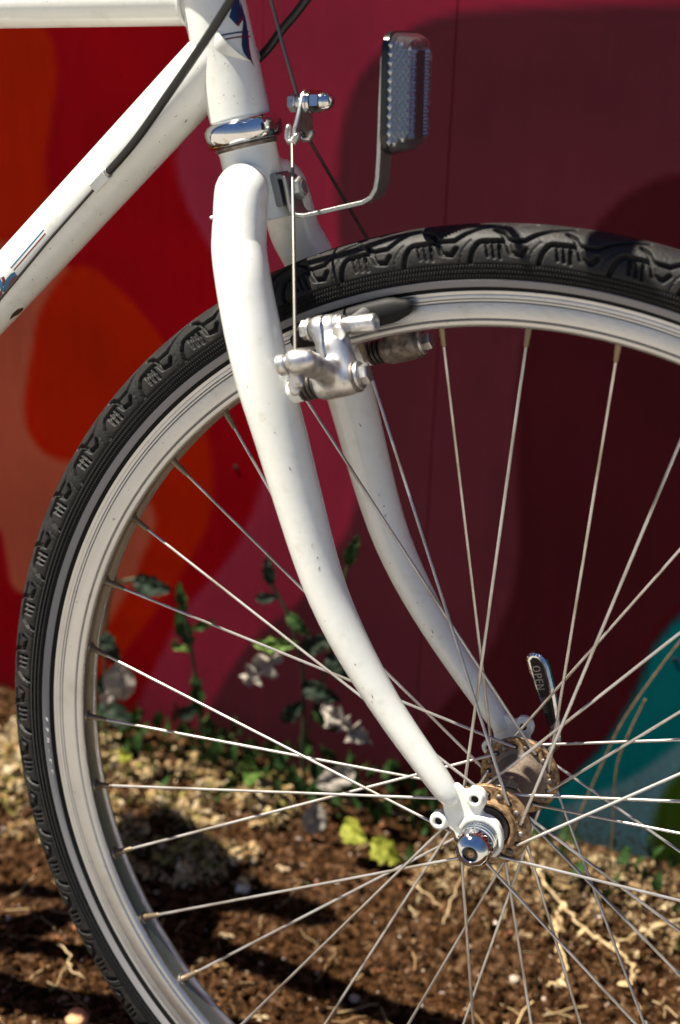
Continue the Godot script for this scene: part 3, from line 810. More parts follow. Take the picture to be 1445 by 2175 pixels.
func make_brake(s: float, arm_mat: Material, bits: Material) -> void:
	var d := V(0.934, 0.356, 0)
	var arm := MB.new()
	var c := [[V(-117.6, 255.3, 53), V(-105.4, 260.2, 53), 9.4, 9.6],
		[V(-110.5, 261.0, 54), V(-118.5, 274.0, 50), 8.6, 6.8], [V(-118.5, 274.0, 50), V(-124.4, 282.6, 45), 6.8, 6.8], [V(-128.0, 283.0, 44), V(-121.0, 284.9, 44), 7.2, 7.2],
		[V(-113.0, 262.0, 58), V(-118.5, 270.0, 76), 7.4, 6.2], [V(-118.5, 270.0, 76), V(-121.8, 273.4, 87), 6.2, 6.2], [V(-123.0, 273.0, 87), V(-117.0, 275.0, 86), 6.2, 5.6],
		[V(-107.5, 262.0, 53), V(-114.0, 279.0, 49), 8.2, 6.4]]
	for q in c: q[0] = mirror(q[0], s); q[1] = mirror(q[1], s)
	arm.sdf(c, 1.3, 1.3)
	var a := bp("brake_arm", arm, arm_mat)
	var mb := MB.new()
	var p0 := V(-134.0, 249.2, 53.4 * s)
	mb.tube([p0 - d * 16.0, p0 - d * 4.0, p0 + d * 3.0, p0 + d * 3.6], [8.6, 7.6, 7.2, 6.0], 22, 0, 1)
	bp("brake_boss", mb, M.white, a)
	mb = MB.new()
	var sp: Array = []
	var e1 := V(-0.356, 0.934, 0); var e2 := V(0, 0, 1)
	for k in 73:
		var an := TAU * 4.5 * k / 72
		sp.append(p0 + d * (2.0 + 13.0 * k / 72) + (e1 * cos(an) + e2 * sin(an)) * 6.4)
	mb.tube(sp, 1.25, 8)
	bp("brake_spring", mb, M.spring, a)
	mb = MB.new()
	var b0 := V(-104.4, 260.7, 53 * s) + d * 4.5
	mb.lathe(b0, d, [V2(9.2, -0.6), V2(9.2, 0.6), V2(8.6, 1.2), V2(3, 1.3)], 28)
	bp("washer", mb, M.tarnish, a)
	mb = MB.new()
	mb.lathe(b0, d, [V2(8.0, 1.2), V2(7.8, 2.6), V2(6.4, 3.2), V2(3, 3.3)], 28)
	mb.hexnut(b0 + d * 5.4, d, 5.8, 4.6, 0.7)
	bp("pivot_bolt", mb, bits, a)
	# eye bolt through the arm's top, the pad's post held in its barrel
	var ec := V(-125.4, 283.8, 44 * s)
	var de := V(0.969, 0.248, 0)
	mb = MB.new()
	mb.hexnut(ec - de * 11.4, de, 5.6, 4.6, 0.8, 0.4)
	mb.lathe(ec - de * 9.0, de, [V2(3, -0.2), V2(6.6, 0), V2(6.6, 1.4), V2(3, 1.5)], 24)
	bp("eye_bolt_nut", mb, bits, a)
	mb = MB.new()
	mb.lathe(ec + de * 8.2, de, [V2(4, 0), V2(7.0, 0.2), V2(7.0, 1.8), V2(6.4, 2.2), V2(6.4, 4.0), V2(5.6, 4.6), V2(4.8, 4.8), V2(4.8, 7.4), V2(5.3, 7.8), V2(5.3, 22.6), V2(4.8, 23.4), V2(3.0, 23.4), V2(2.8, 22.6), V2(0.01, 22.4)], 28, 30)
	bp("eye_bolt", mb, bits, a)
	var pt := V(-109.2, 291.2, 24 * s); var pn := V(-112.6, 284.8, 55 * s)
	mb = MB.new()
	mb.tube([pt, pn], 3.7, 18, 1, 1)
	mb.lathe(pn, (pn - pt).normalized(), [V2(4.0, -8), V2(4.3, -7.6), V2(4.3, -0.6), V2(3.8, 0), V2(0.01, 0.1)], 20)
	bp("pad_post", mb, bits, a)
	mb = MB.new()   # the brake block follows the rim
	var path: Array = []; var rr: Array = []
	for k in 17:
		var t := k / 16.0
		var an := deg_to_rad(lerpf(119.6, 106.6, t))
		var rad := lerpf(308.0, 309.6, t)
		path.append(V(cos(an) * rad, sin(an) * rad, (17.6 + 1.6 * sin(PI * t)) * s))
		rr.append(7.4 * sqrt(clampf(minf(t * 4.0 + 0.35, (1.0 - t) * 6.0 + 0.45), 0.0, 1.0)))
	mb.tube(path, rr, 20, 2, 2, V(0, 0, 1), 0.68)
	bp("brake_pad", mb, M.pad, a)
	# straddle wire clamp
	var cc := V(-122.0, 273.4, 87 * s)
	mb = MB.new()
	mb.lathe(cc - d * 9.2, d, [V2(0.01, -2.4), V2(4.6, -2.4), V2(5.8, -1.4), V2(5.8, 2.4), V2(5.2, 3.2), V2(3, 3.2)], 24)
	bp("wire_clamp", mb, bits, a)
	mb = MB.new()
	mb.plate([V2(-2.6, 0), V2(2.6, 0), V2(4.6, -7.6), V2(3.6, -9.4), V2(-3.6, -9.4), V2(-4.6, -7.6)], cc + V(-1.5, -5.0, 0), d, V(-0.25, 1, 0).normalized(), 5.4, 0.8, true)
	mb.tube([cc + V(-1.0, -13.0, 0), cc + V(-0.2, -16.0, 0)], 3.0, 14, 1, 2)
	bp("wire_end", mb, bits, a)

func make_brake_cables() -> void:
	var d := V(0.99, 0.14, 0).normalized()
	var yc := V(-165.4, 400.8, 0)
	var mb := MB.new()
	# yoke: a folded triangular plate with a hook at each foot
	var pz := V(0, 0, 1)
	mb.plate([V2(-6.4, 3.0), V2(-3.4, 6.4), V2(1.0, 6.8), V2(5.0, 4.6), V2(7.4, -6.0), V2(10.8, -15.0), V2(9.4, -20.0), V2(6.0, -20.6), V2(3.4, -17.0), V2(-1.0, -15.0), V2(-6.0, -17.0), V2(-9.6, -20.0), V2(-13.4, -20.4), V2(-15.4, -16.6), V2(-11.0, -6.0)], yc + V(0.4, 0, 0), pz, V(0.05, 1, 0).normalized(), 2.2, 0.5)
	var yoke := bp("brake_yoke", mb, M.forged)
	mb = MB.new()
	for q in [[8.0, -19.0], [-12.4, -18.6]]:
		mb.tube([yc + V(0.4, q[1], q[0]), yc + V(-0.6, q[1] - 2.6, q[0] + 0.6), yc + V(-3.2, q[1] - 3.0, q[0] + 0.6), yc + V(-4.8, q[1] - 0.6, q[0]), yc + V(-5.0, q[1] + 4.0, q[0] - 0.4)], [3.4, 3.4, 3.2, 3.2, 2.8], 12, 2, 2, V(1, 0, 0), 0.6)
	bp("yoke_hook", mb, M.forged, yoke)
	mb = MB.new()
	mb.hexnut(yc - d * 6.4, d, 5.4, 4.6, 0.7, 0.2)
	mb.lathe(yc - d * 3.8, d, [V2(3, 0), V2(4.0, 0), V2(4.0, 12)], 18)
	bp("yoke_bolt", mb, M.forged, yoke)
	mb = MB.new()
	mb.lathe(yc + d * 1.6, d, [V2(3, 0), V2(6.6, 0.1), V2(6.6, 1.2), V2(6.0, 1.6), V2(6.4, 2.0), V2(6.4, 3.4), V2(3, 3.5)], 26)
	mb.hexnut(yc + d * 8.2, d, 6.2, 6.2, 0.6, 0.25)
	mb.lathe(yc + d * 11.2, d, [V2(5.3, 0), V2(5.2, 2.6), V2(4.4, 4.8), V2(2.8, 6.4), V2(0.01, 7.0)], 26, 60)
	bp("acorn_nut", mb, M.chrome, yoke)
	mb = MB.new()
	mb.tube([V(-216, 505, 0), V(-189.4, 454, 0), V(-181.0, 431.5, 0), V(-173.6, 413.5, 0), V(-168.6, 401.5, 0)], 1.05, 10)
	bp("brake_wire", mb, M.cable)
	for s in [1.0, -1.0]:
		var hz := 8.0 if s > 0 else -12.4
		var foot := yc + V(-2.4, -20.0, hz)
		mb = MB.new()
		mb.tube([foot + V(0, 1.2, -6.0 * s), foot + V(0, 1.0, 0), V(-123.6, 278.0, 87 * s), V(-123.0, 272.0, 87.5 * s), V(-122.4, 262.0, 87.6 * s)], 1.0, 10)
		bp("straddle_wire", mb, M.cable if s > 0 else M.wire)

func make_reflector() -> void:
	# flat steel strip bent twice, bolted to the front of the steerer
	var path := [V2(-176.6, 356.6), V2(-174.6, 358.8), V2(-171.6, 358.6), V2(-170.2, 355.8), V2(-167.2, 345.0), V2(-165.4, 340.6), V2(-162.4, 338.2), V2(-157.5, 338.2), V2(-135.7, 345.6), V2(-122.0, 350.2), V2(-117.2, 353.6), V2(-114.8, 358.6), V2(-114.2, 365.0), V2(-114.5, 377.3), V2(-115.9, 405.1), V2(-116.8, 430.0)]
	var top: Array = []
	for i in path.size():
		var dv: Vector2 = (path[mini(i + 1, path.size() - 1)] - path[maxi(i - 1, 0)]).normalized()
		top.append(Vector2(-dv.y, dv.x) * 1.25)
	var mb := MB.new()
	var w := 9.0
	var rings := [[1.0, w - 0.4], [0.75, w], [-0.75, w], [-1.0, w - 0.4], [-1.0, -w + 0.4], [-0.75, -w], [0.75, -w], [1.0, -w + 0.4]]
	for k in rings.size():
		var a: Array = rings[k]; var b: Array = rings[(k + 1) % rings.size()]
		var r0 := PackedVector3Array(); var r1 := PackedVector3Array()
		for i in path.size():
			r0.append(V(path[i].x + top[i].x * a[0], path[i].y + top[i].y * a[0], a[1]))
			r1.append(V(path[i].x + top[i].x * b[0], path[i].y + top[i].y * b[0], b[1]))
		mb.grid([r0, r1])
	var br := bp("reflector_bracket", mb, M.zinc)
	var f := V(0.948, 0.318, 0)
	mb = MB.new()
	mb.box(V(-176.4, 350.6, 0), f, HU, 3.4, 9.6, 9.4, 0.8)
	bp("mounting_block", mb, M.zinc, br)
	mb = MB.new()
	mb.lathe(V(-169.0, 351.6, 0), f, [V2(3, 0), V2(8.6, 0.1), V2(8.6, 1.2), V2(3, 1.4)], 26)
	mb.hexnut(V(-164.6, 353.0, 0), f, 6.6, 5.4, 0.8, 0.3)
	mb.lathe(V(-162.2, 353.8, 0), f, [V2(4.6, 0), V2(4.0, 0.7), V2(0.01, 0.9)], 20)
	bp("mounting_bolt", mb, M.zinc, br)
	# the reflector: black back, clear prism front with slanting ends
	var rx := V(0.995, -0.0, 0); var o := V(-105.8, 411.6, 0)
	var tilt := V(-0.07, 0.997, 0)
	var rr := func(hw: float, hh: float, r: float) -> Array:
		var q: Array = []
		for cn in [[1, 1, 0], [-1, 1, 90], [-1, -1, 180], [1, -1, 270]]:
			for k in 6:
				var an := deg_to_rad(cn[2] + 18.0 * k)
				q.append(V2(cn[0] * (hw - r) + r * cos(an), cn[1] * (hh - r) + r * sin(an)))
		return q
	mb = MB.new()
	mb.plate(rr.call(28.0, 32.4, 11.0), o + V(-1.5, 0, 0), V(0, 0, -1), tilt, 4.4, 0.8)
	var refl := bp("front_reflector", mb, M.blackpl)
	# a clear cover, wide at the back and slanting at the ends; under it the moulded prisms
	for shell in 2:
		mb = MB.new()
		var dx: float = [0.0, -1.9][shell]; var dw: float = [0.0, -1.2][shell]
		var outs := [[27.6, 31.6, 11.0, 0.8], [27.2, 31.2, 11.0, 2.2], [24.6, 30.6, 11.4, 5.4], [20.4, 29.4, 11.6, 9.0], [17.6, 27.6, 11.0, 10.0], [14.0, 24.0, 9.5, 10.4]]
		var rows: Array = []
		for q in outs:
			var r := PackedVector3Array()
			for v in rr.call(q[0] + dw, q[1] + dw, q[2]): r.append(o + V(0, 0, -1) * v.x + tilt * v.y + rx * maxf(q[3] + dx, 0.5))
			rows.append(r)
		for k in rows.size() - 1: mb.grid([rows[k], rows[k + 1]], false, true)
		var cap := PackedVector3Array()
		for v in rows[-1]: cap.append(o + rx * (10.4 + dx))
		mb.grid([rows[-1], cap], false, true)
		bp("lens_cover" if shell == 0 else "lens_body", mb, M.clear if shell == 0 else M.lens_back, refl)
	mb = MB.new()
	var ridge := func(a0: Vector3, du: Vector3, dv: Vector3, nu: int, nv: int, up: Vector3, keep: Callable) -> void:
		for i in nu:
			for j in nv:
				var q := a0 + du * (i + (0.5 if j % 2 else 0.0)) + dv * j
				if not keep.call(q): continue
				var p0 := q - du * 0.5; var p1 := q + du * 0.5
				var p2 := q - dv; var p3 := q + dv
				var t := q + up
				mb.tri(p0, p2, t); mb.tri(p2, p1, t); mb.tri(p1, p3, t); mb.tri(p3, p0, t)
	var slant := V(6.4, 0, -6.4)
	ridge.call(o + V(1.6, 0, 26.6) - tilt * 25.0, slant / 2.8, tilt * 2.3, 4, 23, V(0.68, 0, 0.73) * 1.9, func(q: Vector3) -> bool: return absf(q.y - o.y) < 26.5 - maxf(0.0, q.x - o.x - 4.0) * 0.6)
	ridge.call(o + V(8.3, 0, 16.0) - tilt * 24.0, V(0, 0, -3.2), tilt * 2.0, 10, 25, V(1, 0, 0) * 1.6, func(q: Vector3) -> bool: return absf(q.y - o.y) < 23.0)
	bp("lens_prisms", mb, M.prism, refl)
	mb = MB.new()
	mb.box(o + V(10.02, 0, 2.0), V(0, 0, 1), tilt, 6.0, 23.5, 0.3, 0.1)
	bp("dark_panel", mb, M.prism_dark, refl)
	mb = MB.new()
	mb.lathe(V(-117.4, 427.0, 0), V(-1, 0.02, 0), [V2(5.0, -0.4), V2(4.8, 1.4), V2(3.4, 2.8), V2(0.01, 3.3)], 24, 60)
	bp("rivet", mb, M.steel, br)

# ---------------------------------------------------------------- wall, ground, plants (world millimetres)
const WALL_Z := -410.0
const SUN_BIKE := Vector3(-0.46, 0.855, 0.205)

func xy(s: String) -> PackedVector2Array:
	var q := PackedVector2Array(); var f := s.split_floats(",", false)
	for k in range(0, f.size() - 1, 2): q.append(Vector2(f[k], f[k + 1]))
	return q

func smooth_poly(q: PackedVector2Array) -> PackedVector2Array:   # one round of corner cutting
	var o := PackedVector2Array()
	for i in q.size():
		var a := q[i]; var b := q[(i + 1) % q.size()]
		o.append(a.lerp(b, 0.25)); o.append(a.lerp(b, 0.75))
	return o

func make_wall() -> void:
	# spray-painted shapes, rasterised into one print that runs over the boards
	var x0 := -960.0; var y0 := -40.0; var size := 1536; var px := 1.1
	var shapes := [
		["M", "-327,854,-375,746,-414,676,-440,622,-441,601,-434,577,-416,546,-398,519,-370,476,-349,426,-344,381,-353,332,-370,281,-390,231,-420,193,-440,165,-476,93,-506,10,-515,-90,900,-90,900,2000,-327,2000"],
		["N", "900,800,210,795,-25,768,-146,757,-198,749,-228,738,-259,712,-279,681,-287,650,-290,611,-286,563,-274,503,-261,441,-257,384,-259,332,-269,289,-287,254,-317,197,-354,164,-390,111,-416,50,-441,-67,900,-90"],
		["D", "900,690,233,688,-9,649,-42,632,-62,611,-78,583,-101,545,-121,494,-122,431,-117,379,-110,336,-108,290,-113,241,-123,202,-143,164,-166,129,-194,81,-220,1,-225,-118,900,-90"],
		["T", "900,700,273,494,89,343,37,275,23,246,14,210,3,163,-18,116,-45,74,-61,50,-76,13,-79,-68,900,-90"],
		["B", "900,420,239,326,73,172,37,127,10,93,-22,68,-51,42,-56,-60,900,-90"],
		["G", "900,300,255,242,77,144,55,117,44,88,39,60,45,2,58,-49,900,-90"],
		["O", "-590,460,-541,510,-497,483,-465,452,-432,412,-413,368,-406,322,-409,277,-421,244,-446,192,-492,125,-532,67,-562,18,-610,5,-597,284"],
		["S", "-966,489,-627,513,-566,513,-529,469,-493,354,-468,280,-470,254,-476,232,-494,186,-510,159,-535,114,-577,61,-1072,-69"],
		["O", "-588,456,-604,392,-613,342,-608,318,-593,303,-574,299,-547,302,-511,301,-485,291,-471,267,-467,234,-435,241,-413,368,-465,452,-497,483,-544,510"],
		["R", "-1016,224,-652,216,-647,190,-646,133,-606,143,-574,113,-554,67,-587,-112,-1111,-273"],
		["O", "-1000,500,-767,680,-616,704,-600,714,-582,717,-566,713,-555,698,-554,668,-562,634,-572,596,-572,566,-556,532,-541,510,-596,514,-627,513,-788,511"]]
	var cols := {"R": lin(0.1887, 0.0004, 0.0036), "M": lin(0.2087, 0.0161, 0.0365), "N": lin(0.0725, 0.0130, 0.0206), "D": lin(0.0408, 0.0044, 0.0074), "T": lin(0.0011, 0.0926, 0.1009), "B": lin(0.0651, 0.1419, 0.1656), "G": lin(0.0236, 0.0503, 0.0047), "O": lin(0.2550, 0.0082, 0.0006), "S": lin(0.2612, 0.0528, 0.0293)}
	var im := Image.create(size, size, false, Image.FORMAT_RGB8)
	im.fill(cols["R"])
	var wob := noise(61, 0.012, 3)
	for sh in shapes:
		var pts := xy(sh[1])
		pts = smooth_poly(smooth_poly(pts))
		for y in size:
			var wy := y0 + (size - 1 - y) * px
			var hit := PackedFloat32Array()
			for i in pts.size():
				var a := pts[i]; var b := pts[(i + 1) % pts.size()]
				if (a.y <= wy) != (b.y <= wy): hit.append(a.x + (wy - a.y) / (b.y - a.y) * (b.x - a.x))
			hit.sort()
			for k in range(0, hit.size() - 1, 2):
				var j := wob.get_noise_2d(wy, hit[k] * 0.02) * 2.5
				var i0 := clampi(int((hit[k] + j - x0) / px), 0, size); var i1 := clampi(int((hit[k + 1] + j - x0) / px), 0, size)
				if i1 > i0: im.fill_rect(Rect2i(i0, y, i1 - i0, 1), cols[sh[0]])
	# the soft edge of a spray can: down and up again
	im.resize(size / 6, size / 6, Image.INTERPOLATE_LANCZOS)
	im.resize(size, size, Image.INTERPOLATE_CUBIC)
	# wear: faint vertical streaks, specks, splashed earth along the foot
	var data := im.get_data()
	var st := noise(62, 0.06, 3); var bl := noise(63, 0.006, 4); var sp := noise(64, 0.16, 2)
	for y in size:
		var wy := y0 + (size - 1 - y) * px
		var dirt := clampf(1.0 - wy / 150.0, 0.0, 1.0)
		for x in size:
			var k := (y * size + x) * 3
			var g := 1.0 + 0.03 * st.get_noise_2d(x, y * 0.06) + 0.10 * bl.get_noise_2d(x, y)
			var s := sp.get_noise_2d(x, y)
			var dd := clampf(dirt * dirt * 0.5 + (s - 0.52 + dirt * 0.3) * 1.2, 0.0, 0.75) if dirt > 0 else 0.0
			for ch in 3:
				var v: float = data[k + ch] * g
				data[k + ch] = clampi(int(lerpf(v, [62.0, 46.0, 36.0][ch], dd)), 0, 255)
	im = Image.create_from_data(size, size, false, Image.FORMAT_RGB8, data)
	var m := mat(Color.WHITE, 0.75)
	m.metallic_specular = 0.12
	m.albedo_texture = ImageTexture.create_from_image(im)
	m.uv1_triplanar = true; m.uv1_world_triplanar = true
	m.uv1_triplanar_sharpness = 20.0
	var span := size * px * 0.001
	m.uv1_scale = Vector3(1.0 / span, 1.0 / span, 1.0 / span)
	m.uv1_offset = Vector3(-x0 * 0.001 / span, -y0 * 0.001 / span, 0)
	M.mural = m
	var wall := Node3D.new(); wall.name = "board_wall"; add_child(wall)
	tag(wall, "tall board wall sprayed with red, orange, maroon and teal curves behind the bicycle", "wall")
	var edges := [-1966.0, -1162.0, -358.0, -194.0, 610.0, 774.0, 1578.0, 2382.0]
	for k in edges.size() - 1:
		var mb := MB.new()
		var a: float = edges[k] + 0.14; var b: float = edges[k + 1] - 0.14
		mb.box(V((a + b) / 2, 1060, WALL_Z - 15.0 - 0.25 * (k % 2)), V(1, 0, 0), V(0, 1, 0), (b - a) / 2, 1100, 15, 0.25)
		wp("board", mb, m, wall)
	var mb := MB.new()
	mb.box(V(200, 1060, WALL_Z - 45), V(1, 0, 0), V(0, 1, 0), 2180, 1095, 8, 1)
	wp("backing", mb, mat(lin(.008, .006, .006), 0.95), wall)
	for q in [V2(-384, 330), V2(38, 230), V2(-384, 900), V2(38, 860)]:
		mb = MB.new()
		mb.lathe(V(q.x, q.y, WALL_Z - 0.3), V(0, 0, 1), [V2(2.4, 0), V2(2.2, 0.9), V2(0.01, 1.2)], 14)
		wp("nail_head", mb, M.hole, wall)

func ground_h(x: float, z: float) -> float:
	var rise := 16.0 * smoothstep(-150.0, -400.0, z)
	return rise + g1.get_noise_2d(x, z) * 9.0 + g2.get_noise_2d(x, z) * 4.5 + absf(g3.get_noise_2d(x, z)) * 3.2 - 4.0
var g1 := noise(101, 0.006, 3)
var g2 := noise(102, 0.028, 3)
var g3 := noise(103, 0.11, 2)

func make_ground() -> void:
	var mb := MB.new()
	var rows: Array = []
	var zs: Array = []
	var z := -424.0
	while z < 420.0:
		zs.append(z)
		z += 5.0 if z < 40.0 else 16.0
	for zz in zs:
		var r := PackedVector3Array()
		var x := -1400.0
		while x < 1000.0:
			var out := maxf(smoothstep(-1100, -1390, x), maxf(smoothstep(700, 980, x), smoothstep(230, 410, zz)))
			r.append(V(x, lerpf(ground_h(x, zz), -34.0, out), zz))
			x += 5.0 if x > -760.0 and x < 260.0 else 20.0
		rows.append(r)
	mb.grid(rows)
	var m := mat(Color.WHITE, 0.95)
	tri_tex(m, ramp(gray(51, 0.03, 5, 1024), [0.0, 0.36, 0.5, 0.66, 1.0], [Color(.0045, .0026, .0014), Color(.012, .0056, .0025), Color(.033, .0148, .006), Color(.064, .031, .014), Color(.15, .105, .07)], gray(53, 0.16, 3, 1024), 0.80, Color(.3, .23, .17)), 2.6, true)
	relief(m, gray(52, 0.08, 4, 512), 0.35)
	m.metallic_specular = 0.04
	m.uv1_world_triplanar = true
	var g := wp("mossy_ground", mb, m)
	g.set_meta("kind", "structure")
	mb = MB.new()
	mb.quad(V(-40000, -30, -40000), V(40000, -30, -40000), V(40000, -30, 40000), V(-40000, -30, 40000))
	var far := mat(Color.WHITE, 0.95)  # out of view, its pale tone chosen to bounce light onto the undersides
	tri_tex(far, ramp(gray(54, 0.03, 5, 512), [0.0, 0.5, 1.0], [Color(.22, .20, .175), Color(.27, .247, .215), Color(.32, .295, .26)]), 0.8, true)
	g = wp("ground", mb, far)
	g.set_meta("kind", "structure")

func leaf(mb: MB, o: Vector3, along: Vector3, face: Vector3, length: float, width: float, lobes: int, deep: float, curl: float, crumple: float, sd: int) -> void:
	# a leaf blade folded on its midrib, with a toothed or lobed edge, bending back by curl
	var a := along.normalized()
	var side := a.cross(face).normalized()
	var up := side.cross(a).normalized()
	var nz := noise(sd, 0.9, 2)
	var rows: Array = []
	var nu := 34
	for i in nu + 1:
		var t := float(i) / nu
		var w := width * 0.5 * pow(sin(PI * pow(t, 0.75) * 0.985 + 0.02), 0.8)
		if lobes > 0: w *= 1.0 - deep * (0.25 + 0.75 * fposmod(lobes * t + 0.25 * nz.get_noise_2d(t * 5.0, sd), 1.0)) * clampf(1.0 + 0.8 * nz.get_noise_2d(t * 4.0, 7.0), 0.2, 1.6)
		var ang := curl * t
		var c := o + a * (length * (sin(ang) / curl if absf(curl) > 0.01 else t)) - up * (length * ((1.0 - cos(ang)) / curl if absf(curl) > 0.01 else 0.0))
		var un := up * cos(ang) + a * sin(ang)
		var r := PackedVector3Array()
		for j in 9:
			var s := (j - 4) / 4.0
			var fold := absf(s) * w * 0.28
			var cr := nz.get_noise_2d(t * 3.0, s * 2.0 + sd) * crumple * length
			r.append(c + side * (w * s) + un * (fold + cr - 0.02 * length * (1.0 if j == 4 else 0.0)))
		rows.append(r)
	mb.grid(rows)

func leafmat(a: Color, b: Color, sd: int, back := 0.5) -> StandardMaterial3D:
	var m := mat(Color.WHITE, 0.6)
	m.metallic_specular = 0.25
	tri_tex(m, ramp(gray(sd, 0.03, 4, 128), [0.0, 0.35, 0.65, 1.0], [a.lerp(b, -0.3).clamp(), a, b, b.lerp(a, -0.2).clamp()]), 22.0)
	m.backlight_enabled = true; m.backlight = Color(back, back, back)
	return m

func plant(called: String, label: String, category: String, group := "") -> Node3D:
	var o := Node3D.new(); o.name = numbered(called)
	add_child(o); tag(o, label, category, group)
	return o

func stem_pts(q: Array, z: float, dz := 0.0) -> Array:
	var r: Array = []
	for i in q.size() - 1:
		for t in 4:
			var p: Vector2 = q[i].cubic_interpolate(q[i + 1], q[maxi(i - 1, 0)], q[mini(i + 2, q.size() - 1)], t / 4.0)
			r.append(V(p.x, p.y, z + dz * float(i * 4 + t) / (q.size() * 4)))
	r.append(V(q[-1].x, q[-1].y, z + dz))
	return r

func make_plants() -> void:
	var green := leafmat(Color(.010, .025, .007), Color(.028, .062, .014), 71)  # leaf greens darkened, shade along the wall put into their colour
	var fresh := leafmat(Color(.05, .105, .018), Color(.13, .21, .05), 72)
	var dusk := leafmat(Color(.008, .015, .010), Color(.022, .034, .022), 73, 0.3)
	var pale := leafmat(Color(.20, .17, .14), Color(.38, .34, .295), 74, 0.4)
	var yellow := leafmat(Color(.13, .145, .015), Color(.28, .29, .045), 75, 0.5)
	var stemm := mat(lin(.03, .045, .018), 0.6)
	var dry := leafmat(Color(.36, .25, .12), Color(.55, .42, .24), 76, 0.2)
	M.dry = dry; M.pale = pale
	var stalkm := leafmat(Color(.16, .10, .05), Color(.26, .17, .09), 77, 0.2)
	var f := V(0.25, 0.35, 0.9)
	# slim plant left of the fork
	var p := plant("leafy_weed", "slim dark weed with one pale green drooping leaf, seen through the left spokes", "weed", "weeds along the wall")
	var mb := MB.new()
	mb.tube(stem_pts([V2(-405, 0), V2(-405, 46), V2(-407, 95), V2(-413, 140), V2(-421, 190)], -372), [2.4] + _fill(1.8, 16), 8)
	wp("stem", mb, stemm, p)
	for q in [[V(-411, 146, -371), V(-1, 0.12, 0.25), 52.0, 13.0, 1.5, fresh], [V(-414, 150, -372), V(-0.3, 1.0, 0.2), 46.0, 26.0, 0.4, green], [V(-409, 120, -371), V(0.25, -0.9, 0.35), 52.0, 22.0, 0.5, green], [V(-420, 186, -372), V(-0.2, 1, 0.1), 34.0, 18.0, 0.4, green], [V(-406, 84, -371), V(-0.7, -0.5, 0.4), 36.0, 24.0, 0.8, dusk], [V(-412, 170, -372), V(0.8, 0.5, 0.2), 30.0, 14.0, 0.6, green]]:
		mb = MB.new()
		leaf(mb, q[0], q[1], f, q[2] * 0.92, q[3] * 0.8, 7, 0.35, q[4] * 1.3, 0.06, 5)
		wp("leaf", mb, q[5], p)
	# nettle-like plant behind the near fork blade
	p = plant("nettle_plant", "toothed green nettle growing up the maroon wall beside the white fork", "nettle")
	mb = MB.new()
	mb.tube(stem_pts([V2(-292, 0), V2(-295, 61), V2(-294, 115), V2(-298, 166), V2(-310, 209), V2(-328, 240)], -374, 6), 1.8, 8)
	mb.tube(stem_pts([V2(-295, 70), V2(-276, 150), V2(-262, 230), V2(-253, 280)], -376, 6), 1.5, 8)
	wp("stem", mb, stemm, p)
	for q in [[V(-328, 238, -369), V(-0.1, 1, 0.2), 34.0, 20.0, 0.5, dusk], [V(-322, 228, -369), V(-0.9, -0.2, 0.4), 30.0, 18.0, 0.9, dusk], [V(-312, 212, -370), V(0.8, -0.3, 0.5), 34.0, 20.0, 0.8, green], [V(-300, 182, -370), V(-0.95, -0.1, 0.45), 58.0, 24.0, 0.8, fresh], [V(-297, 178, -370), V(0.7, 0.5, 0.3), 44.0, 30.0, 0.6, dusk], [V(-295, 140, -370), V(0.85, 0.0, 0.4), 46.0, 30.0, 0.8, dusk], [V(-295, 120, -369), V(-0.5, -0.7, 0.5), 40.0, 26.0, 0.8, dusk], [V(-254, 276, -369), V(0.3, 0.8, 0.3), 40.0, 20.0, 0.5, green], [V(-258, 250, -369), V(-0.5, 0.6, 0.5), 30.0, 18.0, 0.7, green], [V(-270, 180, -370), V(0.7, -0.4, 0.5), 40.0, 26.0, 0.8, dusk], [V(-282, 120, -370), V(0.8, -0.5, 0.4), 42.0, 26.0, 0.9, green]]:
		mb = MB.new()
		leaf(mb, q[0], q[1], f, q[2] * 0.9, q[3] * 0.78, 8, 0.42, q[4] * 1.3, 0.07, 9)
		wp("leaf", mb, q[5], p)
	# dark climber behind the rim at the left
	p = plant("climbing_weed", "dark climbing weed arching behind the left of the rim", "weed", "weeds along the wall")
	mb = MB.new()
	mb.tube(stem_pts([V2(-520, 0), V2(-516, 80), V2(-511, 147), V2(-502, 190), V2(-480, 206), V2(-455, 212)], -378, 4), 1.9, 8)
	wp("stem", mb, stemm, p)
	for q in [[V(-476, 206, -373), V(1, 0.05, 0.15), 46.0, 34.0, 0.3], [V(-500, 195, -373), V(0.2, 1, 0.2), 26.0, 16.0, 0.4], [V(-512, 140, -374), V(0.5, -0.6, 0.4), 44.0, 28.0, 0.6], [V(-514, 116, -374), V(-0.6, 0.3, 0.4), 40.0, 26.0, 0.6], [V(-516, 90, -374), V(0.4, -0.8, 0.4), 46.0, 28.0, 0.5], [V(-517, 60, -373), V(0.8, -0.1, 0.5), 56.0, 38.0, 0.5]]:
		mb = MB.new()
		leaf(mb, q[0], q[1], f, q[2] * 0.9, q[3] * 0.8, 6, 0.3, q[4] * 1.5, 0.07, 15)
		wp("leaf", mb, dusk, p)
	# low green growth along the foot of the wall
	rng.seed = 31
	var low := MultiMesh.new(); low.transform_format = MultiMesh.TRANSFORM_3D
	var lm := MB.new(); leaf(lm, Vector3.ZERO, V(0, 1, 0.3), V(0, 0, 1), 22, 13, 4, 0.2, 0.9, 0.04, 3)
	low.mesh = lm.mesh(Vector3.ZERO, 0.001)
	var tf: Array = []
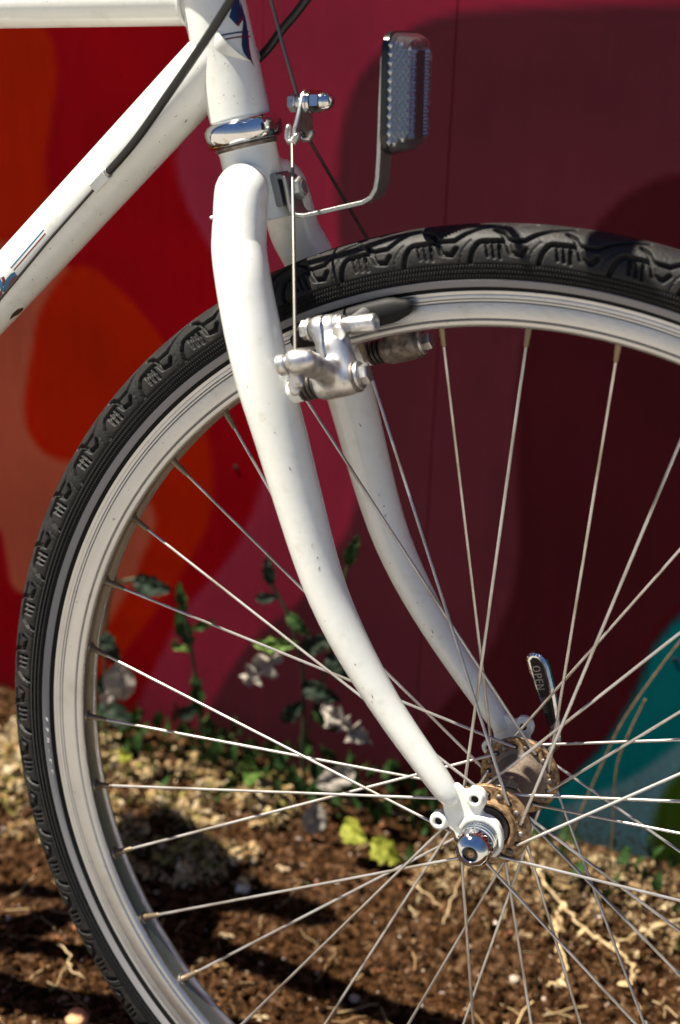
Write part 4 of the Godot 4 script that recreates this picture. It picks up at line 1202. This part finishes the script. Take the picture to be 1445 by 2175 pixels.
	for k in 330:
		var x := rng.randf_range(-560, -120) if k % 5 else rng.randf_range(-120, 200)
		var zz := WALL_Z + 12 + absf(rng.randfn(0, 34))
		var s := rng.randf_range(0.35, 1.1)
		var b := Basis(Vector3.UP, rng.randf() * TAU) * Basis(Vector3.RIGHT, rng.randf_range(-0.3, 1.0))
		tf.append(Transform3D(b.scaled(Vector3(s, s, s)), V(x, ground_h(x, zz) + rng.randf_range(0, 40) * (1.0 if k % 5 else 0.5), zz) * 0.001))
	low.instance_count = tf.size()
	for k in tf.size(): low.set_instance_transform(k, tf[k])
	var li := MultiMeshInstance3D.new(); li.name = "ground_cover"; li.multimesh = low; li.material_override = green
	add_child(li); tag(li, "low dark green weeds along the foot of the painted wall", "weeds"); li.set_meta("kind", "stuff")
	# single leaves one can point at
	var singles := [
		["dry_leaf", "pale dried broad leaf hanging right behind the left side of the rim", "leaf", V(-474, 134, -338), V(0.05, -1, 0.15), 46.0, 32.0, 0, 0.0, 0.5, 0.06, pale],
		["dry_leaf", "small pale curled leaf hanging just below the broad dried leaf at the rim", "leaf", V(-482, 98, -336), V(-0.6, -0.6, 0.3), 24.0, 16.0, 3, 0.2, 1.2, 0.08, pale],
		["dry_leaf", "pale withered star-like leaf with long teeth in the middle of the wheel", "leaf", V(-304, 186, -340), V(-0.62, -0.6, 0.4), 60.0, 40.0, 4, 0.75, 1.0, 0.12, pale],
		["dry_leaf", "greyish shrivelled leaf with ragged points just left of the fork's lower bend", "leaf", V(-262, 142, -340), V(0.9, -0.35, 0.3), 58.0, 36.0, 5, 0.7, 0.8, 0.12, pale],
		["dry_leaf", "pale notched leaf standing on edge on the soil left of the yellow leaves", "leaf", V(-256, 46, -322), V(-0.15, -1, 0.2), 40.0, 26.0, 4, 0.18, 0.4, 0.05, pale],
		["dry_leaf", "pale grey leaf lying under the fork blade above the notched leaf", "leaf", V(-228, 80, -340), V(-0.7, -0.4, 0.35), 44.0, 26.0, 2, 0.2, 0.6, 0.06, pale],
		["green_leaf", "round green leaf resting on the soil left of the fork", "leaf", V(-346, 40, -346), V(0.55, 0.4, 0.5), 34.0, 25.0, 0, 0.0, 0.5, 0.03, fresh],
		["yellow_leaf", "yellow-green lobed leaf nearest the hub, low on the soil", "leaf", V(-196, 34, -306), V(0.8, -0.1, 0.4), 34.0, 32.0, 4, 0.4, 0.7, 0.06, yellow],
		["yellow_leaf", "darker yellow scalloped leaf left of the lobed one by the hub", "leaf", V(-226, 40, -312), V(0.6, 0.05, 0.5), 32.0, 28.0, 3, 0.25, 0.6, 0.06, yellow],
		["yellow_leaf", "small yellow leaf on the dry moss just inside the left of the rim", "leaf", V(-474, 34, -330), V(0.5, 0.3, 0.5), 24.0, 18.0, 3, 0.2, 0.7, 0.05, yellow]]
	for k in singles.size():
		var q: Array = singles[k]
		mb = MB.new()
		leaf(mb, q[3], q[4], f, q[5], q[6], q[7], q[8], q[9], q[10], 40 + k)
		tag(wp(q[0], mb, q[11]), q[1], q[2], {"dry_leaf": "pale dried leaves by the wall", "green_leaf": "", "yellow_leaf": "yellow leaves on the soil"}[q[0]])
	# thin dry stalks in front of the teal paint
	var stalks := [
		["long dry stalk bent against the teal paint at the right", [V2(-30, 10), V2(-24, 59), V2(-4, 142), V2(11, 195), V2(47, 278), V2(70, 320)], -366.0, 0.75],
		["forked upright dry stalk left of the board's foot, on the teal paint", [V2(12, 10), V2(13, 60), V2(9, 131), V2(12, 165), V2(26, 220)], -360.0, 0.8]]
	for q in stalks:
		mb = MB.new()
		mb.tube(stem_pts(q[1], q[2], 8), q[3], 7)
		tag(wp("dry_stalk", mb, stalkm), q[0], "stalk", "dry stalks by the teal paint")
	# dead stems lying on the soil
	var straw := [
		["pale dead stem forking down the soil right of the hub", [V(-70, 30, -372), V(-60, 27, -352), V(-36, 30, -320), V(-13, 25, -301), V(10, 24, -282), V(35, 26, -267)]],
		["dead stem running up to the right edge over the soil", [V(35, 26, -267), V(58, 30, -290), V(86, 28, -323), V(130, 30, -350)]],
		["curled pale stem hanging towards the front below the fork in the stems", [V(-13, 25, -301), V(-14, 30, -280), V(-6, 26, -256), V(8, 24, -232), V(7, 20, -215), V(-2, 18, -208)]],
		["dead stem bowing down at the right, below the right-hand stem", [V(35, 26, -267), V(52, 26, -258), V(62, 22, -246), V(60, 16, -236)]],
		["straight pale straw between the spokes right below the hub", [V(-92, 28, -330), V(-100, 42, -300), V(-104, 30, -270), V(-104, 18, -244)]],
		["short crossed straw left below the hub", [V(-150, 22, -280), V(-132, 26, -268), V(-112, 20, -262)]],
		["thin straw lying by the tyre at the lower left", [V(-398, 12, -92), V(-382, 14, -84), V(-372, 13, -70), V(-356, 12, -66)]]]
	for k in straw.size():
		mb = MB.new()
		var q: Array = straw[k][1]
		var pts: Array = []
		for i in q.size() - 1:
			for t in 5:
				var pp: Vector3 = q[i].cubic_interpolate(q[i + 1], q[maxi(i - 1, 0)], q[mini(i + 2, q.size() - 1)], t / 5.0)
				pp.y = maxf(pp.y, ground_h(pp.x, pp.z) + 1.6)
				pts.append(pp)
		pts.append(q[-1])
		for i in range(1, pts.size() - 1): pts[i] += V(sin(i * 2.3 + k), 0.4 * sin(i * 3.1), cos(i * 1.7 + k)) * 1.5
		mb.tube(pts, 1.0 if k < 4 else 0.7, 7)
		if k < 4:
			rng.seed = 80 + k
			for i in range(2, pts.size(), 3): leaf(mb, pts[i], V(rng.randf_range(-1, 1), rng.randf_range(-0.2, 0.6), rng.randf_range(-1, 1)), V(0, 1, 0.3), rng.randf_range(6, 14), rng.randf_range(2, 5), 0, 0.0, 1.2, 0.05, i)
		tag(wp("dead_stem", mb, dry), straw[k][0], "dead stem", "dead stems lying on the soil")

func _fill(v: float, n: int) -> Array:
	var r: Array = []
	for k in n: r.append(v)
	return r

func scatter(called: String, label: String, category: String, mesh: Mesh, m: Material, count: int, sd: int, place: Callable, smin: float, smax: float, cols: Array, flat := 0.0, lift := 0.0) -> void:
	rng.seed = sd
	var mm := MultiMesh.new()
	mm.transform_format = MultiMesh.TRANSFORM_3D; mm.use_colors = true
	mm.mesh = mesh; mm.instance_count = count
	for k in count:
		var q: Vector2 = place.call()
		var s := lerpf(smin, smax, pow(rng.randf(), 2.2))
		var b := Basis(Vector3.UP, rng.randf() * TAU) * Basis(Vector3.RIGHT, rng.randf_range(-1, 1) * (1.5 - flat)) * Basis(Vector3.FORWARD, rng.randf_range(-1, 1) * (1.5 - flat))
		mm.set_instance_transform(k, Transform3D(b.scaled(Vector3(s, s, s)), V(q.x, ground_h(q.x, q.y) + lift * s * rng.randf(), q.y) * 0.001))
		var c: Color = cols[rng.randi() % cols.size()]
		mm.set_instance_color(k, c * rng.randf_range(0.6, 1.25))
	var o := MultiMeshInstance3D.new()
	o.name = called; o.multimesh = mm; o.material_override = m
	add_child(o); tag(o, label, category); o.set_meta("kind", "stuff")

func rock(sd: int, r: float, rough: float) -> Mesh:
	var nz := noise(sd, 0.9, 3)
	var rows: Array = []
	for i in 7:
		var a := PI * i / 6.0
		var row := PackedVector3Array()
		for j in 9:
			var t := TAU * j / 9
			var d := V(sin(a) * cos(t), cos(a) * 0.7, sin(a) * sin(t))
			row.append(d * r * (1.0 + rough * nz.get_noise_3dv(d * 1.4)))
		rows.append(row)
	var mb := MB.new(); mb.grid(rows, false, true)
	return mb.mesh(Vector3.ZERO, 0.001)

func flake(sd: int) -> Mesh:
	var mb := MB.new()
	rng.seed = sd
	for k in 5:
		leaf(mb, V(rng.randf_range(-3, 3), rng.randf_range(0, 3), rng.randf_range(-3, 3)), V(rng.randf_range(-1, 1), rng.randf_range(0, 0.9), rng.randf_range(-1, 1)), V(0, 1, 0.2), rng.randf_range(6, 11), rng.randf_range(2.5, 5.5), 2, 0.3, 1.8, 0.1, sd + k)
	return mb.mesh(Vector3.ZERO, 0.001)

func make_litter() -> void:
	var pm := mat(Color.WHITE, 0.85); pm.metallic_specular = 0.08; pm.vertex_color_use_as_albedo = true
	var fm := mat(Color.WHITE, 0.8); fm.metallic_specular = 0.1; fm.vertex_color_use_as_albedo = true
	fm.backlight_enabled = true; fm.backlight = Color(.3, .3, .3)
	var all := func() -> Vector2: return V2(rng.randf_range(-820, 330), rng.randf_range(-405, 60))
	var left := func() -> Vector2:
		while true:
			var q := V2(rng.randf_range(-760, -290), rng.randf_range(-400, -215))
			if g1.get_noise_2d(q.x * 2.6 + 300, q.y * 2.6) > -0.03 - 0.2 * rng.randf() and q.y > -372 - 0.05 * q.x - 30: return q
		return V2(0, 0)
	var right := func() -> Vector2: return V2(rng.randf_range(-150, 260), -390 + absf(rng.randfn(0, 46)))
	scatter("soil_crumbs", "dark brown crumbs of mossy soil all over the ground", "soil", rock(201, 2.6, 0.8), pm, 9000, 7, all, 0.35, 1.7, [Color(.02, .0092, .0042), Color(.042, .019, .008), Color(.08, .039, .0165), Color(.010, .0052, .0028)], 0.2)
	scatter("pebbles", "small pale pebbles and grit strewn over the ground", "pebbles", rock(202, 3.0, 0.5), pm, 1100, 8, all, 0.2, 0.95, [Color(.26, .19, .14), Color(.36, .28, .22), Color(.18, .11, .075), Color(.25, .10, .06), Color(.45, .38, .34)], 0.6)
	scatter("dry_moss", "straw-coloured dry moss and litter on the soil at the left", "moss", flake(301), fm, 4200, 9, left, 0.22, 1.35, [Color(.44, .31, .16), Color(.52, .4, .22), Color(.3, .19, .085), Color(.26, .23, .07), Color(.56, .46, .31), Color(.06, .035, .018)], 0.6, 6.0)
	scatter("dry_litter", "curled tan plant litter heaped along the wall at the right", "litter", flake(302), fm, 2800, 10, right, 0.2, 1.05, [Color(.36, .25, .13), Color(.22, .14, .07), Color(.44, .34, .2), Color(.1, .06, .03)], 0.5, 12.0)
	scatter("leaf_crumbs", "scattered crumbs of dead leaf over the whole ground", "litter", flake(303), fm, 650, 11, all, 0.2, 0.9, [Color(.26, .16, .08), Color(.16, .085, .04), Color(.36, .27, .17), Color(.3, .12, .05)], 0.7, 1.0)
	var mb := MB.new(); mb.tube([V(-14, 0, 0), V(-5, 1.2, 1), V(6, 0.6, -1), V(15, 2.0, 1.5)], 0.55, 5)
	scatter("straw_bits", "short bits of dry straw scattered on the soil", "straw", mb.mesh(Vector3.ZERO, 0.001), pm, 500, 12, all, 0.4, 1.6, [Color(.46, .34, .18), Color(.36, .26, .14), Color(.25, .16, .08)], 1.3, 2.0)
	# single stones that stand out
	var stones := [["white stone on the brown moss left below the fork", V(-290, 12, -229), 6.5, Color(.5, .46, .42)], ["orange stone at the very bottom near the tyre", V(-345, 4, -34), 9.0, Color(.62, .33, .17)], ["grey flat stone right of the orange one at the bottom", V(-268, 4, -46), 11.0, Color(.34, .32, .3)], ["pale stone low in the middle between the lower spokes", V(-150, 6, -152), 5.0, Color(.36, .3, .25)], ["pale stone at the bottom, right of the middle", V(-33, 8, -226), 4.5, Color(.34, .28, .22)]]
	for k in stones.size():
		var q: Array = stones[k]
		var o := put("stone", rock(400 + k, q[2], 0.5), relief(mat(lin(q[3].r, q[3].g, q[3].b), 0.85), gray(61, 0.1, 2, 128), 0.05, 30.0))
		o.position = V(q[1].x, ground_h(q[1].x, q[1].z) + q[2] * 0.3, q[1].z) * 0.001
		tag(o, q[0], "stone", "stones on the soil")

func _ready() -> void:
	# camera
	var cam := Camera3D.new(); cam.name = "camera"
	add_child(cam)
	var right := Vector3(0.924018, 0.027267, -0.381375); var up := Vector3(-0.188871, 0.899813, -0.393275)
	cam.transform = Transform3D(Basis(right, up, right.cross(up)).orthonormalized(), Vector3(0.1846, 0.9121, 0.7546))
	var lens := CameraAttributesPhysical.new()
	lens.frustum_focal_length = 50.0; lens.frustum_near = 0.02; lens.frustum_far = 200.0
	lens.frustum_focus_distance = 0.93
	lens.exposure_aperture = 5.2
	cam.attributes = lens
	cam.current = true
	cam.fov = rad_to_deg(2.0 * atan(1087.5 / 3233.7)); cam.near = 0.02; cam.far = 200.0
	# sky, exposure
	var env := Environment.new()
	env.background_mode = Environment.BG_SKY
	var sky := Sky.new(); var sm := ProceduralSkyMaterial.new()
	sm.sky_top_color = Color(.30, .42, .62); sm.sky_horizon_color = Color(.66, .70, .74); sm.sky_curve = 0.16
	sm.ground_bottom_color = Color(.2, .17, .14); sm.ground_horizon_color = Color(.5, .5, .5)
	sky.sky_material = sm
	env.sky = sky
	env.ambient_light_source = Environment.AMBIENT_SOURCE_SKY
	env.background_energy_multiplier = 0.39
	env.tonemap_mode = Environment.TONE_MAPPER_LINEAR
	env.tonemap_exposure = 2.55
	env.sdfgi_enabled = true; env.ssao_enabled = true; env.ssil_enabled = true
	var we := WorldEnvironment.new(); we.name = "environment"; we.environment = env
	add_child(we)
	# sun: high at the left, almost along the wall
	var sun := DirectionalLight3D.new(); sun.name = "sun"
	var tilt := Basis(Vector3.RIGHT, deg_to_rad(LEAN))
	var to_sun := (tilt * SUN_BIKE).normalized()
	sun.light_energy = 1.6; sun.light_color = Color(1.0, 0.965, 0.90); sun.light_angular_distance = 0.5; sun.shadow_enabled = true
	add_child(sun)
	sun.look_at_from_position(to_sun * 5.0, Vector3.ZERO, Vector3.BACK)
	make_materials()
	make_wall()
	make_ground()
	bike = Node3D.new(); bike.name = "bicycle"
	add_child(bike)
	bike.basis = tilt
	bike.position = tilt * BASE * 0.001 + Vector3(0, 0.34724, 0)
	tag(bike, "white bicycle leaning away, front wheel, curved fork, cantilever brake and clear reflector in view", "bicycle")
	make_frame()
	make_fork()
	make_tyre(bike, Vector3.ZERO, true)
	var rim := make_rim(bike, Vector3.ZERO)
	wheel_spokes(bike, Vector3.ZERO, 223.937, rim)
	make_hub()
	make_brake(1.0, M.forged, M.forged)
	make_brake(-1.0, M.tarnish, M.forged)
	make_brake_cables()
	make_reflector()
	make_plants()
	make_litter()
	print("fov ", cam.fov, " aperture ", lens.exposure_aperture)
